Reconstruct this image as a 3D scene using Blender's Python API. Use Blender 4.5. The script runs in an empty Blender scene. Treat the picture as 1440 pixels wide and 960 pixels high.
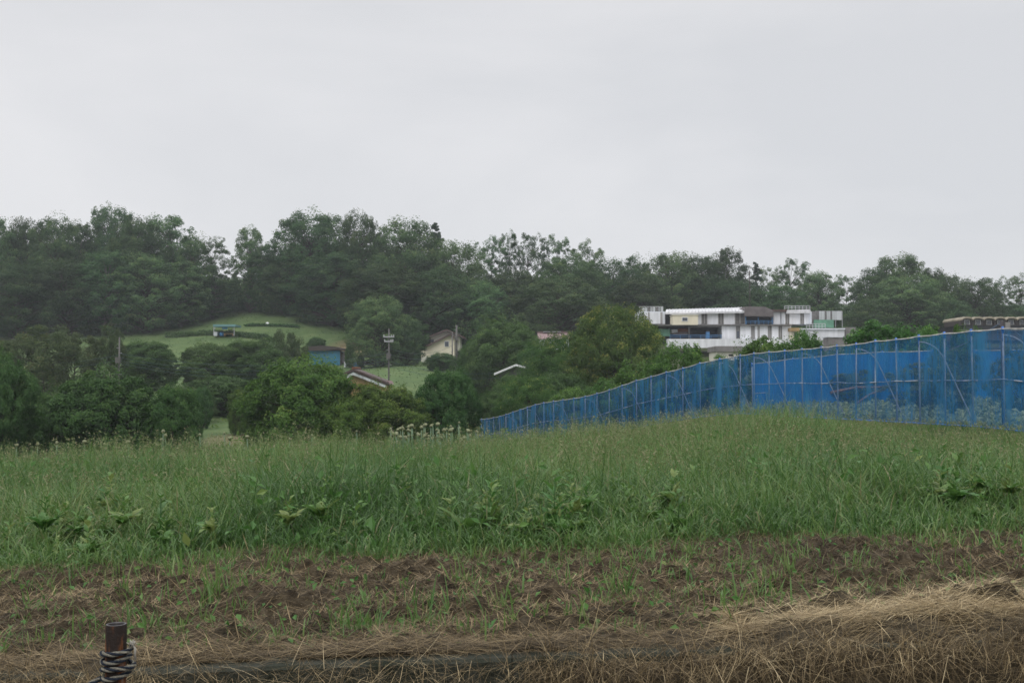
import bpy, math, random
import numpy as np
from mathutils import Vector

rng = np.random.default_rng(7)
random.seed(7)
scene = bpy.context.scene
COL = scene.collection
PI = math.pi

# ------------------------------------------------------------------ camera
CAMZ = 1.6
FPX = 1520.0
PITCH = math.atan(55 / FPX)
cd = bpy.data.cameras.new('camera')
cd.sensor_width = 36.0
cd.lens = 36.0 * FPX / 1440.0
cd.clip_start = 0.05
cd.clip_end = 5000
cam = bpy.data.objects.new('camera', cd)
COL.objects.link(cam)
cam.location = (0, 0, CAMZ)
cam.rotation_euler = (PI / 2 + PITCH, 0, 0)
scene.camera = cam


def P(px, py, D):
    """world point seen at photo pixel (px,py) at distance D along +Y"""
    u = (px - 720) / FPX
    v = (480 - py) / FPX
    fy = math.cos(PITCH) - v * math.sin(PITCH)
    fz = math.sin(PITCH) + v * math.cos(PITCH)
    s = D / fy
    return Vector((u * s, D, CAMZ + fz * s))


# ------------------------------------------------------------------ noise
_perm = np.random.default_rng(3).random((256, 256))


def vnoise(x, y):
    xi = np.floor(x).astype(int); yi = np.floor(y).astype(int)
    fx = x - xi; fy = y - yi
    fx = fx * fx * (3 - 2 * fx); fy = fy * fy * (3 - 2 * fy)
    a = _perm[xi & 255, yi & 255]; b = _perm[(xi + 1) & 255, yi & 255]
    c = _perm[xi & 255, (yi + 1) & 255]; d = _perm[(xi + 1) & 255, (yi + 1) & 255]
    return (a * (1 - fx) + b * fx) * (1 - fy) + (c * (1 - fx) + d * fx) * fy


def fbm(x, y, o=4):
    s = 0; a = .5; f = 1.0
    for i in range(o):
        s = s + a * vnoise(x * f + 17.3 * i, y * f + 9.1 * i); a *= .5; f *= 2.03
    return s / (1 - .5 ** o)


def sstep(a, b, x):
    t = np.clip((x - a) / (b - a), 0, 1)
    return t * t * (3 - 2 * t)


# ------------------------------------------------------------------ terrain
ctrl = []
for X in (-40, -12, -6, -3, 0, 3, 6, 12, 40):
    for Y in (2, 4, 6, 8):
        ctrl.append((X, Y, -1.03 + .035 * max(-14, min(X, 3))))
for Y in (-60, -20):
    for X in (-300, -60, -20, 0, 20, 60, 300):
        ctrl.append((X, Y, -1.3))
ctrl += [(-8, 12, -1.5), (0, 12, -1.22), (3, 12, -1.17), (6, 12, -1.13), (6.5, 15, -1.20), (10, 13, -1.10), (-14, 14, -1.95),
         (-10, 18, -2.0), (-8, 18, -1.9), (-1.5, 18, -1.55), (2, 19, -1.42), (4, 18, -1.24), (8.3, 19, -1.16), (14, 18, -1.05),
         (-12, 24, -2.9), (-4, 24, -2.3), (3, 24, -1.6), (9.3, 24, -1.02), (9.73, 21.4, -1.0), (9.0, 28, -1.06), (8.9, 30, -1.08),
         (-14, 32, -3.6), (-5, 32, -3.0), (2, 32, -2.0), (6, 32, -1.4),
         (7.8, 37, -1.17), (5.3, 46, -2.03), (1.7, 58, -3.2), (-2.4, 72, -4.6),
         (-20, 50, -4.6), (-10, 50, -4.8), (-4, 50, -4.6), (-35, 50, -4.4),
         (-30, 75, -4), (-20, 75, -3.6), (5, 72, -4.2), (15, 60, -1.6), (12, 50, -1.2), (25, 50, -1.0), (20, 30, -1.0), (30, 35, -1),
         (-26, 95, -2.0), (-45, 95, -1.5), (0, 95, -3.5), (12, 95, -2.5), (30, 95, 0),
         (-45, 130, 1.5), (-37, 130, 1.0), (-20, 130, .8), (-8, 130, 1.0), (0, 130, .5), (15, 130, .3), (40, 132, 2.2), (70, 130, 2),
         (-10.4, 150, 2.5), (-14.8, 140, 1.8), (-26, 150, 2.1), (-38, 175, 10.4), (-51, 165, 7.0), (-42, 160, 6.3),
         (-24, 167, 7.2), (-22, 155, 4.4), (-71, 150, 4.6), (20, 152, 3.5), (45, 152, 3.5), (68, 150, 3.5), (30, 145, 3.0),
         (-90, 190, 11), (-40, 192, 13.5), (0, 190, 9), (40, 190, 8), (85, 190, 8), (0, 170, 5.5),
         (-120, 230, 14), (-40, 230, 15), (30, 230, 13), (100, 230, 12),
         (-150, 320, 16), (0, 320, 17), (150, 320, 16), (-900, 900, 12), (0, 900, 14), (900, 900, 12), (-900, 300, 10), (900, 300, 10),
         (-900, -60, -1.5), (900, -60, -1.5), (120, 150, 4), (120, 60, 0), (-110, 60, -2.5), (-120, 150, 6)]
ctrl = np.array(ctrl, float)
ctrl[:, 2] += CAMZ


def _U(r2):
    return .5 * r2 * np.log(r2 + 1e-9)


def _warp(X, Y):
    return np.stack([np.asarray(X, float) / 30., np.asarray(Y, float) / 30.], -1)


_cp = _warp(ctrl[:, 0], ctrl[:, 1])
_n = len(ctrl)
_K = _U(((_cp[:, None] - _cp[None]) ** 2).sum(-1)) + np.eye(_n) * 2e-4
_Pm = np.hstack([np.ones((_n, 1)), _cp])
_A = np.block([[_K, _Pm], [_Pm.T, np.zeros((3, 3))]])
_w = np.linalg.solve(_A, np.concatenate([ctrl[:, 2], np.zeros(3)]))

WALL_Y = 4.1


def soil_mask(X, Y):
    e = 6.58 + .55 * (fbm(X * 1.3 + 5, Y * .3) - .5) * 2
    return sstep(3.9, 4.2, Y) * (1 - sstep(e - .25, e + .35, Y))


def height(X, Y, detail=True):
    X = np.asarray(X, float); Y = np.asarray(Y, float)
    sh = X.shape
    x = X.ravel(); y = Y.ravel()
    out = np.empty(x.shape)
    for i in range(0, len(x), 40000):
        p = _warp(x[i:i + 40000], y[i:i + 40000])
        r2 = ((p[:, None] - _cp[None]) ** 2).sum(-1)
        out[i:i + 40000] = _U(r2) @ _w[:_n] + _w[_n] + p @ _w[_n + 1:]
    if detail:
        m = soil_mask(x, y)
        near = (y < 9) & (y > 3.5) & (np.abs(x) < 8)
        if near.any():
            xx = x[near]; yy = y[near]
            rid = 1 - np.abs(2 * fbm(xx * 4.5 + 7, yy * 8, 4) - 1)
            d = .10 * (fbm(xx * 1.6, yy * 2.6, 3) - .5) + .13 * (fbm(xx * 6, yy * 9, 4) - .5) - .045 * rid ** 6 + .09 * np.maximum(fbm(xx * 20 + 3, yy * 24, 3) - .50, 0)
            out[near] += d * m[near] * sstep(4.1, 4.5, yy)
    # roadside level in front of the concrete edge
    t = sstep(WALL_Y + .05, WALL_Y + .11, y)
    out = out * t + (0.0 + .01 * x * 0) * (1 - t)
    return out.reshape(sh)


def hz(x, y):
    return float(height(np.array([x]), np.array([y]))[0])


# ------------------------------------------------------------------ mesh helpers
def np_mesh(name, V, F, attrs=None, smooth=False):
    V = np.ascontiguousarray(V, np.float32); F = np.ascontiguousarray(F, np.int32)
    me = bpy.data.meshes.new(name)
    me.vertices.add(len(V)); me.vertices.foreach_set('co', V.ravel())
    M, k = F.shape
    me.loops.add(M * k); me.loops.foreach_set('vertex_index', F.ravel())
    me.polygons.add(M); me.polygons.foreach_set('loop_start', np.arange(0, M * k, k, dtype=np.int32))
    me.polygons.foreach_set('use_smooth', np.full(M, smooth, bool))
    for n, a in (attrs or {}).items():
        at = me.attributes.new(n, 'FLOAT', 'POINT')
        at.data.foreach_set('value', np.ascontiguousarray(a, np.float32))
    me.update(calc_edges=True)
    return me


def link(name, me, mats=None, parent=None, **props):
    o = bpy.data.objects.new(name, me); COL.objects.link(o)
    if mats is not None and me is not None and not len(me.materials):
        for m in (mats if isinstance(mats, (list, tuple)) else [mats]):
            me.materials.append(m)
    if parent: o.parent = parent
    for k, v in props.items(): o[k] = v
    return o


def thing(name, label, cat, loc=(0, 0, 0), rz=0, group=None):
    o = bpy.data.objects.new(name, None); COL.objects.link(o)
    o.empty_display_size = .2
    o.location = loc; o.rotation_euler = (0, 0, rz)
    o['label'] = label; o['category'] = cat
    if group: o['group'] = group
    return o


def copy_tree(o, parent=None):
    c = o.copy(); COL.objects.link(c)
    if parent: c.parent = parent
    for ch in list(o.children): copy_tree(ch, c)
    return c


class MB:
    def __init__(self): self.v = []; self.f = []; self.m = []; self.s = []

    def box(self, x0, x1, y0, y1, z0, z1, m=0):
        n = len(self.v)
        self.v += [(x0, y0, z0), (x1, y0, z0), (x1, y1, z0), (x0, y1, z0), (x0, y0, z1), (x1, y0, z1), (x1, y1, z1), (x0, y1, z1)]
        for q in ((0, 3, 2, 1), (4, 5, 6, 7), (0, 1, 5, 4), (1, 2, 6, 5), (2, 3, 7, 6), (3, 0, 4, 7)):
            self.f.append(tuple(n + i for i in q)); self.m.append(m); self.s.append(False)
        return self

    def poly(self, pts, m=0):
        n = len(self.v); self.v += [tuple(p) for p in pts]
        self.f.append(tuple(range(n, n + len(pts)))); self.m.append(m); self.s.append(False)
        return self

    def prism(self, prof, y0, y1, m=0):
        """profile in (x,z), extruded y0..y1"""
        n = len(self.v); k = len(prof)
        self.v += [(a, y0, b) for a, b in prof] + [(a, y1, b) for a, b in prof]
        self.f.append(tuple(range(n, n + k))); self.f.append(tuple(range(n + 2 * k - 1, n + k - 1, -1)))
        self.m += [m, m]; self.s += [False, False]
        for i in range(k):
            j = (i + 1) % k
            self.f.append((n + j, n + i, n + k + i, n + k + j)); self.m.append(m); self.s.append(False)
        return self

    def tube(self, path, rad, sides=6, m=0, cap=True):
        path = [Vector(p) for p in path]
        if not hasattr(rad, '__len__'): rad = [rad] * len(path)
        n0 = len(self.v)
        up = Vector((0, 0, 1)) if abs((path[-1] - path[0]).normalized().z) < .9 else Vector((1, 0, 0))
        for i, p in enumerate(path):
            t = (path[min(i + 1, len(path) - 1)] - path[max(i - 1, 0)]).normalized()
            a = t.cross(up).normalized(); b = a.cross(t).normalized()
            for k in range(sides):
                an = 2 * PI * k / sides
                self.v.append(tuple(p + (a * math.cos(an) + b * math.sin(an)) * rad[i]))
        for i in range(len(path) - 1):
            for k in range(sides):
                k2 = (k + 1) % sides
                self.f.append((n0 + i * sides + k, n0 + i * sides + k2, n0 + (i + 1) * sides + k2, n0 + (i + 1) * sides + k))
                self.m.append(m); self.s.append(True)
        if cap:
            self.f.append(tuple(n0 + k for k in range(sides - 1, -1, -1)))
            e = n0 + (len(path) - 1) * sides
            self.f.append(tuple(e + k for k in range(sides)))
            self.m += [m, m]; self.s += [False, False]
        return self

    def ball(self, c, r, nu=8, nv=6, sq=1.0, m=0, jit=0.0):
        n0 = len(self.v)
        for j in range(nv + 1):
            th = PI * j / nv
            for i in range(nu):
                ph = 2 * PI * i / nu
                rr = r * (1 + jit * (random.random() - .5))
                self.v.append((c[0] + rr * math.sin(th) * math.cos(ph), c[1] + rr * math.sin(th) * math.sin(ph), c[2] + sq * rr * math.cos(th)))
        for j in range(nv):
            for i in range(nu):
                i2 = (i + 1) % nu
                self.f.append((n0 + j * nu + i, n0 + (j + 1) * nu + i, n0 + (j + 1) * nu + i2, n0 + j * nu + i2)); self.m.append(m); self.s.append(True)
        return self

    def mesh(self, name, mats):
        me = bpy.data.meshes.new(name)
        me.from_pydata(self.v, [], self.f)
        me.polygons.foreach_set('material_index', self.m)
        me.polygons.foreach_set('use_smooth', self.s)
        for m in (mats if isinstance(mats, (list, tuple)) else [mats]): me.materials.append(m)
        me.update()
        return me

    def build(self, name, mats, parent=None, **props):
        return link(name, self.mesh(name, mats), None, parent, **props)


# ------------------------------------------------------------------ materials
def mat(name, col=(.5, .5, .5), rough=.7, spec=.3, metal=0.0, noise=.0, nscale=5.0, bump=0.0, bscale=20.0, stretch=None, col2=None):
    m = bpy.data.materials.new(name); m.use_nodes = True
    nt = m.node_tree; N = nt.nodes; L = nt.links
    b = N['Principled BSDF']
    b.inputs['Roughness'].default_value = rough
    b.inputs['Specular IOR Level'].default_value = spec
    b.inputs['Metallic'].default_value = metal
    b.inputs['Base Color'].default_value = (*col, 1)
    tc = N.new('ShaderNodeTexCoord')
    src = tc.outputs['Object']
    if stretch:
        mp = N.new('ShaderNodeMapping'); mp.inputs['Scale'].default_value = stretch
        L.new(src, mp.inputs['Vector']); src = mp.outputs['Vector']
    if noise or col2:
        nz = N.new('ShaderNodeTexNoise'); nz.inputs['Scale'].default_value = nscale; nz.inputs['Detail'].default_value = 6
        nz.inputs['Roughness'].default_value = .65
        L.new(src, nz.inputs['Vector'])
        rp = N.new('ShaderNodeValToRGB')
        c2 = col2 if col2 else tuple(c * (1 - noise) for c in col)
        c1 = col if col2 else tuple(min(1, c * (1 + noise * .6)) for c in col)
        rp.color_ramp.elements[0].position = .35; rp.color_ramp.elements[1].position = .65
        rp.color_ramp.elements[0].color = (*c2, 1); rp.color_ramp.elements[1].color = (*c1, 1)
        L.new(nz.outputs['Fac'], rp.inputs['Fac']); L.new(rp.outputs['Color'], b.inputs['Base Color'])
    if bump:
        n2 = N.new('ShaderNodeTexNoise'); n2.inputs['Scale'].default_value = bscale; n2.inputs['Detail'].default_value = 5
        L.new(src, n2.inputs['Vector'])
        bp = N.new('ShaderNodeBump'); bp.inputs['Strength'].default_value = bump; bp.inputs['Distance'].default_value = .02
        L.new(n2.outputs['Fac'], bp.inputs['Height']); L.new(bp.outputs['Normal'], b.inputs['Normal'])
    return m


def leaf_mat(name, stops, rough=.5, spec=.35, trans=.22, objvar=.12):
    """stops: list of (pos,(r,g,b)) over the per-leaf 'tint' attribute"""
    m = bpy.data.materials.new(name); m.use_nodes = True
    nt = m.node_tree; N = nt.nodes; L = nt.links
    b = N['Principled BSDF']; out = N['Material Output']
    b.inputs['Roughness'].default_value = rough; b.inputs['Specular IOR Level'].default_value = spec
    at = N.new('ShaderNodeAttribute'); at.attribute_name = 'tint'
    rp = N.new('ShaderNodeValToRGB')
    els = rp.color_ramp.elements
    while len(els) < len(stops): els.new(.5)
    for e, (p, c) in zip(els, stops): e.position = p; e.color = (*c, 1)
    L.new(at.outputs['Fac'], rp.inputs['Fac'])
    col = rp.outputs['Color']
    if objvar:
        oi = N.new('ShaderNodeObjectInfo')
        mr = N.new('ShaderNodeMapRange'); mr.inputs['To Min'].default_value = 1 - objvar; mr.inputs['To Max'].default_value = 1 + objvar
        L.new(oi.outputs['Random'], mr.inputs['Value'])
        hs = N.new('ShaderNodeHueSaturation'); L.new(col, hs.inputs['Color']); L.new(mr.outputs['Result'], hs.inputs['Value'])
        mr2 = N.new('ShaderNodeMapRange'); mr2.inputs['To Min'].default_value = .485; mr2.inputs['To Max'].default_value = .52
        ml = N.new('ShaderNodeMath'); ml.operation = 'FRACT'
        mm = N.new('ShaderNodeMath'); mm.operation = 'MULTIPLY'; mm.inputs[1].default_value = 7.31
        L.new(oi.outputs['Random'], mm.inputs[0]); L.new(mm.outputs[0], ml.inputs[0]); L.new(ml.outputs[0], mr2.inputs['Value'])
        L.new(mr2.outputs['Result'], hs.inputs['Hue'])
        col = hs.outputs['Color']
    L.new(col, b.inputs['Base Color'])
    if trans:
        tr = N.new('ShaderNodeBsdfTranslucent'); L.new(col, tr.inputs['Color'])
        mx = N.new('ShaderNodeMixShader'); mx.inputs['Fac'].default_value = trans
        L.new(b.outputs[0], mx.inputs[1]); L.new(tr.outputs[0], mx.inputs[2]); L.new(mx.outputs[0], out.inputs['Surface'])
    return m


M = {}
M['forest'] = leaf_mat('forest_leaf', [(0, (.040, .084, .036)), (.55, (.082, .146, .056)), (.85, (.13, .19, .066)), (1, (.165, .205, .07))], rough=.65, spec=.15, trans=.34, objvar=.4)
M['conifer'] = leaf_mat('conifer_leaf', [(0, (.032, .062, .036)), (.7, (.055, .098, .052)), (1, (.075, .12, .058))], rough=.7, spec=.2)
M['round'] = leaf_mat('orchard_leaf', [(0, (.034, .078, .022)), (.55, (.064, .130, .034)), (.85, (.10, .17, .045)), (1, (.15, .20, .055))], rough=.55, spec=.2, trans=.28, objvar=.16)
M['bright'] = leaf_mat('bright_leaf', [(0, (.045, .090, .018)), (.55, (.090, .155, .028)), (.85, (.14, .20, .04)), (1, (.19, .23, .055))], rough=.55, spec=.2, trans=.28, objvar=.12)
M['chestnut'] = leaf_mat('chestnut_leaf', [(0, (.038, .086, .020)), (.55, (.074, .140, .032)), (.78, (.11, .175, .042)), (.9, (.18, .23, .05)), (1, (.25, .27, .07))], rough=.55, spec=.2, trans=.28, objvar=.06)
M['citrus'] = leaf_mat('citrus_leaf', [(0, (.030, .080, .014)), (.6, (.065, .155, .024)), (.82, (.13, .24, .04)), (1, (.26, .37, .09))], rough=.45, spec=.3, trans=.28, objvar=.08)
M['thin'] = leaf_mat('pale_orchard_leaf', [(0, (.050, .078, .034)), (.55, (.088, .122, .048)), (.85, (.125, .15, .058)), (1, (.17, .15, .075))], rough=.6, spec=.15, trans=.3, objvar=.2)
M['bark'] = mat('bark', (.075, .062, .05), .9, .1, noise=.4, nscale=8, bump=.6, bscale=12, stretch=(1, 1, .25))
M['bark_pale'] = mat('pale_bark', (.16, .15, .13), .9, .1, noise=.4, nscale=6, stretch=(1, 1, .25))

# ------------------------------------------------------------------ world
w = bpy.data.worlds.new('World'); scene.world = w; w.use_nodes = True
nt = w.node_tree; N = nt.nodes; L = nt.links
for n in list(N): N.remove(n)
SUN_EL, SUN_ROT = math.radians(52), math.radians(200)
sky = N.new('ShaderNodeTexSky'); sky.sky_type = 'NISHITA'; sky.sun_disc = False
sky.sun_elevation = SUN_EL; sky.sun_rotation = SUN_ROT
skm = N.new('ShaderNodeVectorMath'); skm.operation = 'SCALE'; skm.inputs['Scale'].default_value = .10
L.new(sky.outputs[0], skm.inputs[0])
tc = N.new('ShaderNodeTexCoord')
mp = N.new('ShaderNodeMapping'); mp.inputs['Scale'].default_value = (1.0, 1.0, 2.6); mp.inputs['Location'].default_value = (.35, .1, .2)
L.new(tc.outputs['Generated'], mp.inputs['Vector'])
nz = N.new('ShaderNodeTexNoise'); nz.inputs['Scale'].default_value = 1.7; nz.inputs['Detail'].default_value = 5; nz.inputs['Roughness'].default_value = .5; nz.inputs['Distortion'].default_value = .3
L.new(mp.outputs[0], nz.inputs['Vector'])
cr = N.new('ShaderNodeValToRGB')
cr.color_ramp.elements[0].position = .39; cr.color_ramp.elements[0].color = (.72, .727, .748, 1)
cr.color_ramp.elements[1].position = .61; cr.color_ramp.elements[1].color = (.845, .84, .852, 1)
L.new(nz.outputs['Fac'], cr.inputs['Fac'])
sx = N.new('ShaderNodeSeparateXYZ'); L.new(tc.outputs['Generated'], sx.inputs[0])
zr = N.new('ShaderNodeMapRange'); zr.interpolation_type = 'SMOOTHSTEP'
zr.inputs['From Min'].default_value = .34; zr.inputs['From Max'].default_value = .85
zr.inputs['To Min'].default_value = 1.0; zr.inputs['To Max'].default_value = 2.7
L.new(sx.outputs['Z'], zr.inputs['Value'])
sc2 = N.new('ShaderNodeVectorMath'); sc2.operation = 'SCALE'
L.new(cr.outputs['Color'], sc2.inputs[0]); L.new(zr.outputs[0], sc2.inputs['Scale'])
mxw = N.new('ShaderNodeMix'); mxw.data_type = 'RGBA'; mxw.inputs['Factor'].default_value = .93
L.new(skm.outputs[0], mxw.inputs['A']); L.new(sc2.outputs[0], mxw.inputs['B'])
bg = N.new('ShaderNodeBackground'); bg.inputs['Strength'].default_value = 1.0
L.new(mxw.outputs['Result'], bg.inputs['Color'])
ow = N.new('ShaderNodeOutputWorld'); L.new(bg.outputs[0], ow.inputs['Surface'])

sd = bpy.data.lights.new('sun', 'SUN'); sd.energy = .9; sd.angle = math.radians(40); sd.color = (1, .97, .93)
so = bpy.data.objects.new('sun', sd); COL.objects.link(so)
# direction towards the sun (rotation measured like the sky texture: clockwise from +Y)
dirs = Vector((math.sin(SUN_ROT) * math.cos(SUN_EL), math.cos(SUN_ROT) * math.cos(SUN_EL), math.sin(SUN_EL)))
so.rotation_euler = (-dirs).to_track_quat('-Z', 'Y').to_euler()
so.location = (0, -20, 40)

vs = scene.view_settings
vs.view_transform = 'Standard'; vs.look = 'None'; vs.exposure = 0; vs.gamma = 1
scene.cycles.use_denoising = True
scene.cycles.denoising_prefilter = 'NONE'
scene.cycles.use_adaptive_sampling = False
try: scene.cycles.denoiser = 'OPENIMAGEDENOISE'
except Exception: pass
scene.cycles.max_bounces = 6; scene.cycles.diffuse_bounces = 3; scene.cycles.glossy_bounces = 2
scene.cycles.transmission_bounces = 3; scene.cycles.transparent_max_bounces = 10; scene.cycles.volume_bounces = 0
scene.cycles.filter_width = 1.6

# ------------------------------------------------------------------ ground sheet
def ground_mat():
    m = bpy.data.materials.new('ground_soil_and_turf'); m.use_nodes = True
    nt = m.node_tree; N = nt.nodes; L = nt.links
    b = N['Principled BSDF']; b.inputs['Roughness'].default_value = .9; b.inputs['Specular IOR Level'].default_value = .15
    tc = N.new('ShaderNodeTexCoord')

    def noise(s, d=6, r=.6, stretch=None):
        n = N.new('ShaderNodeTexNoise'); n.inputs['Scale'].default_value = s; n.inputs['Detail'].default_value = d; n.inputs['Roughness'].default_value = r
        if stretch:
            mp = N.new('ShaderNodeMapping'); mp.inputs['Scale'].default_value = stretch; L.new(tc.outputs['Object'], mp.inputs['Vector']); L.new(mp.outputs[0], n.inputs['Vector'])
        else: L.new(tc.outputs['Object'], n.inputs['Vector'])
        return n.outputs['Fac']

    def ramp(f, stops):
        r = N.new('ShaderNodeValToRGB'); e = r.color_ramp.elements
        while len(e) < len(stops): e.new(.5)
        for a, (p, c) in zip(e, stops): a.position = p; a.color = (*c, 1)
        L.new(f, r.inputs['Fac']); return r.outputs['Color']

    def mix(f, a, bb):
        x = N.new('ShaderNodeMix'); x.data_type = 'RGBA'; L.new(f, x.inputs['Factor']); L.new(a, x.inputs['A']); L.new(bb, x.inputs['B']); return x.outputs['Result']

    soil = ramp(noise(14, 8, .7), [(.32, (.014, .011, .007)), (.46, (.042, .032, .020)), (.60, (.086, .068, .043)), (.76, (.18, .145, .092))])
    turf = ramp(noise(3), [(.3, (.030, .042, .014)), (.7, (.055, .070, .024))])
    mead = ramp(noise(.30, 10, .72), [(.3, (.052, .088, .032)), (.5, (.076, .120, .042)), (.66, (.108, .145, .056))])
    bare = ramp(noise(.5, 8, .65), [(.35, (.13, .105, .06)), (.65, (.19, .15, .085))])
    a1 = N.new('ShaderNodeAttribute'); a1.attribute_name = 'soil'
    a2 = N.new('ShaderNodeAttribute'); a2.attribute_name = 'meadow'
    a3 = N.new('ShaderNodeAttribute'); a3.attribute_name = 'bare'
    c = mix(a2.outputs['Fac'], turf, mead)
    c = mix(a3.outputs['Fac'], c, bare)
    c = mix(a1.outputs['Fac'], c, soil)
    L.new(c, b.inputs['Base Color'])
    bp = N.new('ShaderNodeBump'); bp.inputs['Strength'].default_value = .9; bp.inputs['Distance'].default_value = .02
    L.new(noise(45, 8, .7), bp.inputs['Height']); L.new(bp.outputs[0], b.inputs['Normal'])
    return m


def lines(segs):
    out = []
    for a, b, n in segs: out.append(np.linspace(a, b, n, endpoint=False))
    return np.concatenate(out)


gx = np.concatenate([lines([(-900, -200, 12), (-200, -60, 50), (-60, -14, 70), (-14, -4.2, 60), (-4.2, 4.2, 520), (4.2, 14, 60), (14, 60, 70), (60, 200, 50), (200, 900, 12)]), [900]])
gy = np.concatenate([lines([(-60, 3.5, 14), (3.5, 4.13, 4), (4.13, 4.24, 12), (4.24, 6.9, 210), (6.9, 9, 24), (9, 40, 90), (40, 110, 90), (110, 215, 130), (215, 400, 24), (400, 900, 10)]), [900]])
GX, GY = np.meshgrid(gx, gy)
GZ = height(GX, GY)
gv = np.stack([GX.ravel(), GY.ravel(), GZ.ravel()], -1)
nx_, ny_ = len(gx), len(gy)
idx = np.arange(nx_ * ny_).reshape(ny_, nx_)
gf = np.stack([idx[:-1, :-1].ravel(), idx[:-1, 1:].ravel(), idx[1:, 1:].ravel(), idx[1:, :-1].ravel()], -1)
x_, y_ = gv[:, 0], gv[:, 1]
soil_a = soil_mask(x_, y_)
soil_a = np.maximum(soil_a, (y_ < 4.2) * 1.0)
mead_a = sstep(64, 80, y_) * (1 - sstep(186, 196, y_)) * np.where(x_ < 8, 1, 1 - sstep(8, 14, x_))
pen = sstep(9.8, 10.6, x_) * sstep(18, 20, y_) * (1 - sstep(50, 54, y_))   # pale ground cover behind the net
mead_a = np.maximum(mead_a, pen * .8)


def blob(cx, cy, rx, ry): return np.clip(1 - ((x_ - cx) / rx) ** 2 - ((y_ - cy) / ry) ** 2, 0, 1) ** .5


bare_a = np.maximum.reduce([blob(-22.3, 157, 5, 6), .7 * blob(-38, 188, 9, 3), blob(-17.8, 72, 2.6, 3.5)]) * (.4 + .9 * fbm(x_ * .5, y_ * .5))
bare_a = np.clip(bare_a, 0, 1)
gme = np_mesh('ground', gv, gf, {'soil': soil_a, 'meadow': mead_a, 'bare': bare_a}, smooth=True)
link('ground', gme, ground_mat(), kind='structure')


# ------------------------------------------------------------------ leaves & trees
def unit(v): return v / (np.linalg.norm(v, axis=-1, keepdims=True) + 1e-9)


def leaf_quads(r, C, Nn, size, aspect=.55, fold=.18):
    n = len(C)
    t = unit(np.cross(Nn, r.normal(size=(n, 3))))
    b = np.cross(Nn, t)
    Ls = (size * r.uniform(.65, 1.35, n))[:, None]
    W = Ls * aspect
    up = Nn * Ls * fold
    V = np.stack([C - t * Ls * .5, C + b * W * .5 + up, C + t * Ls * .5, C - b * W * .5 + up], 1).reshape(-1, 3)
    F = np.arange(4 * n).reshape(n, 4)
    return V, F


def env(shape, z):
    """crown radius (0..1) at height fraction z"""
    if shape == 'cone': return max(.05, (1 - z) ** .85 * .95 + .05)
    if shape == 'tall': k = .45; lo = .55
    elif shape == 'open': k = .6; lo = .25
    else: k = .40; lo = .55
    if z >= k: return math.sqrt(max(0, 1 - ((z - k) / (1 - k)) ** 2.2))
    return lo + (1 - lo) * math.sin(PI / 2 * z / k)


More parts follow.
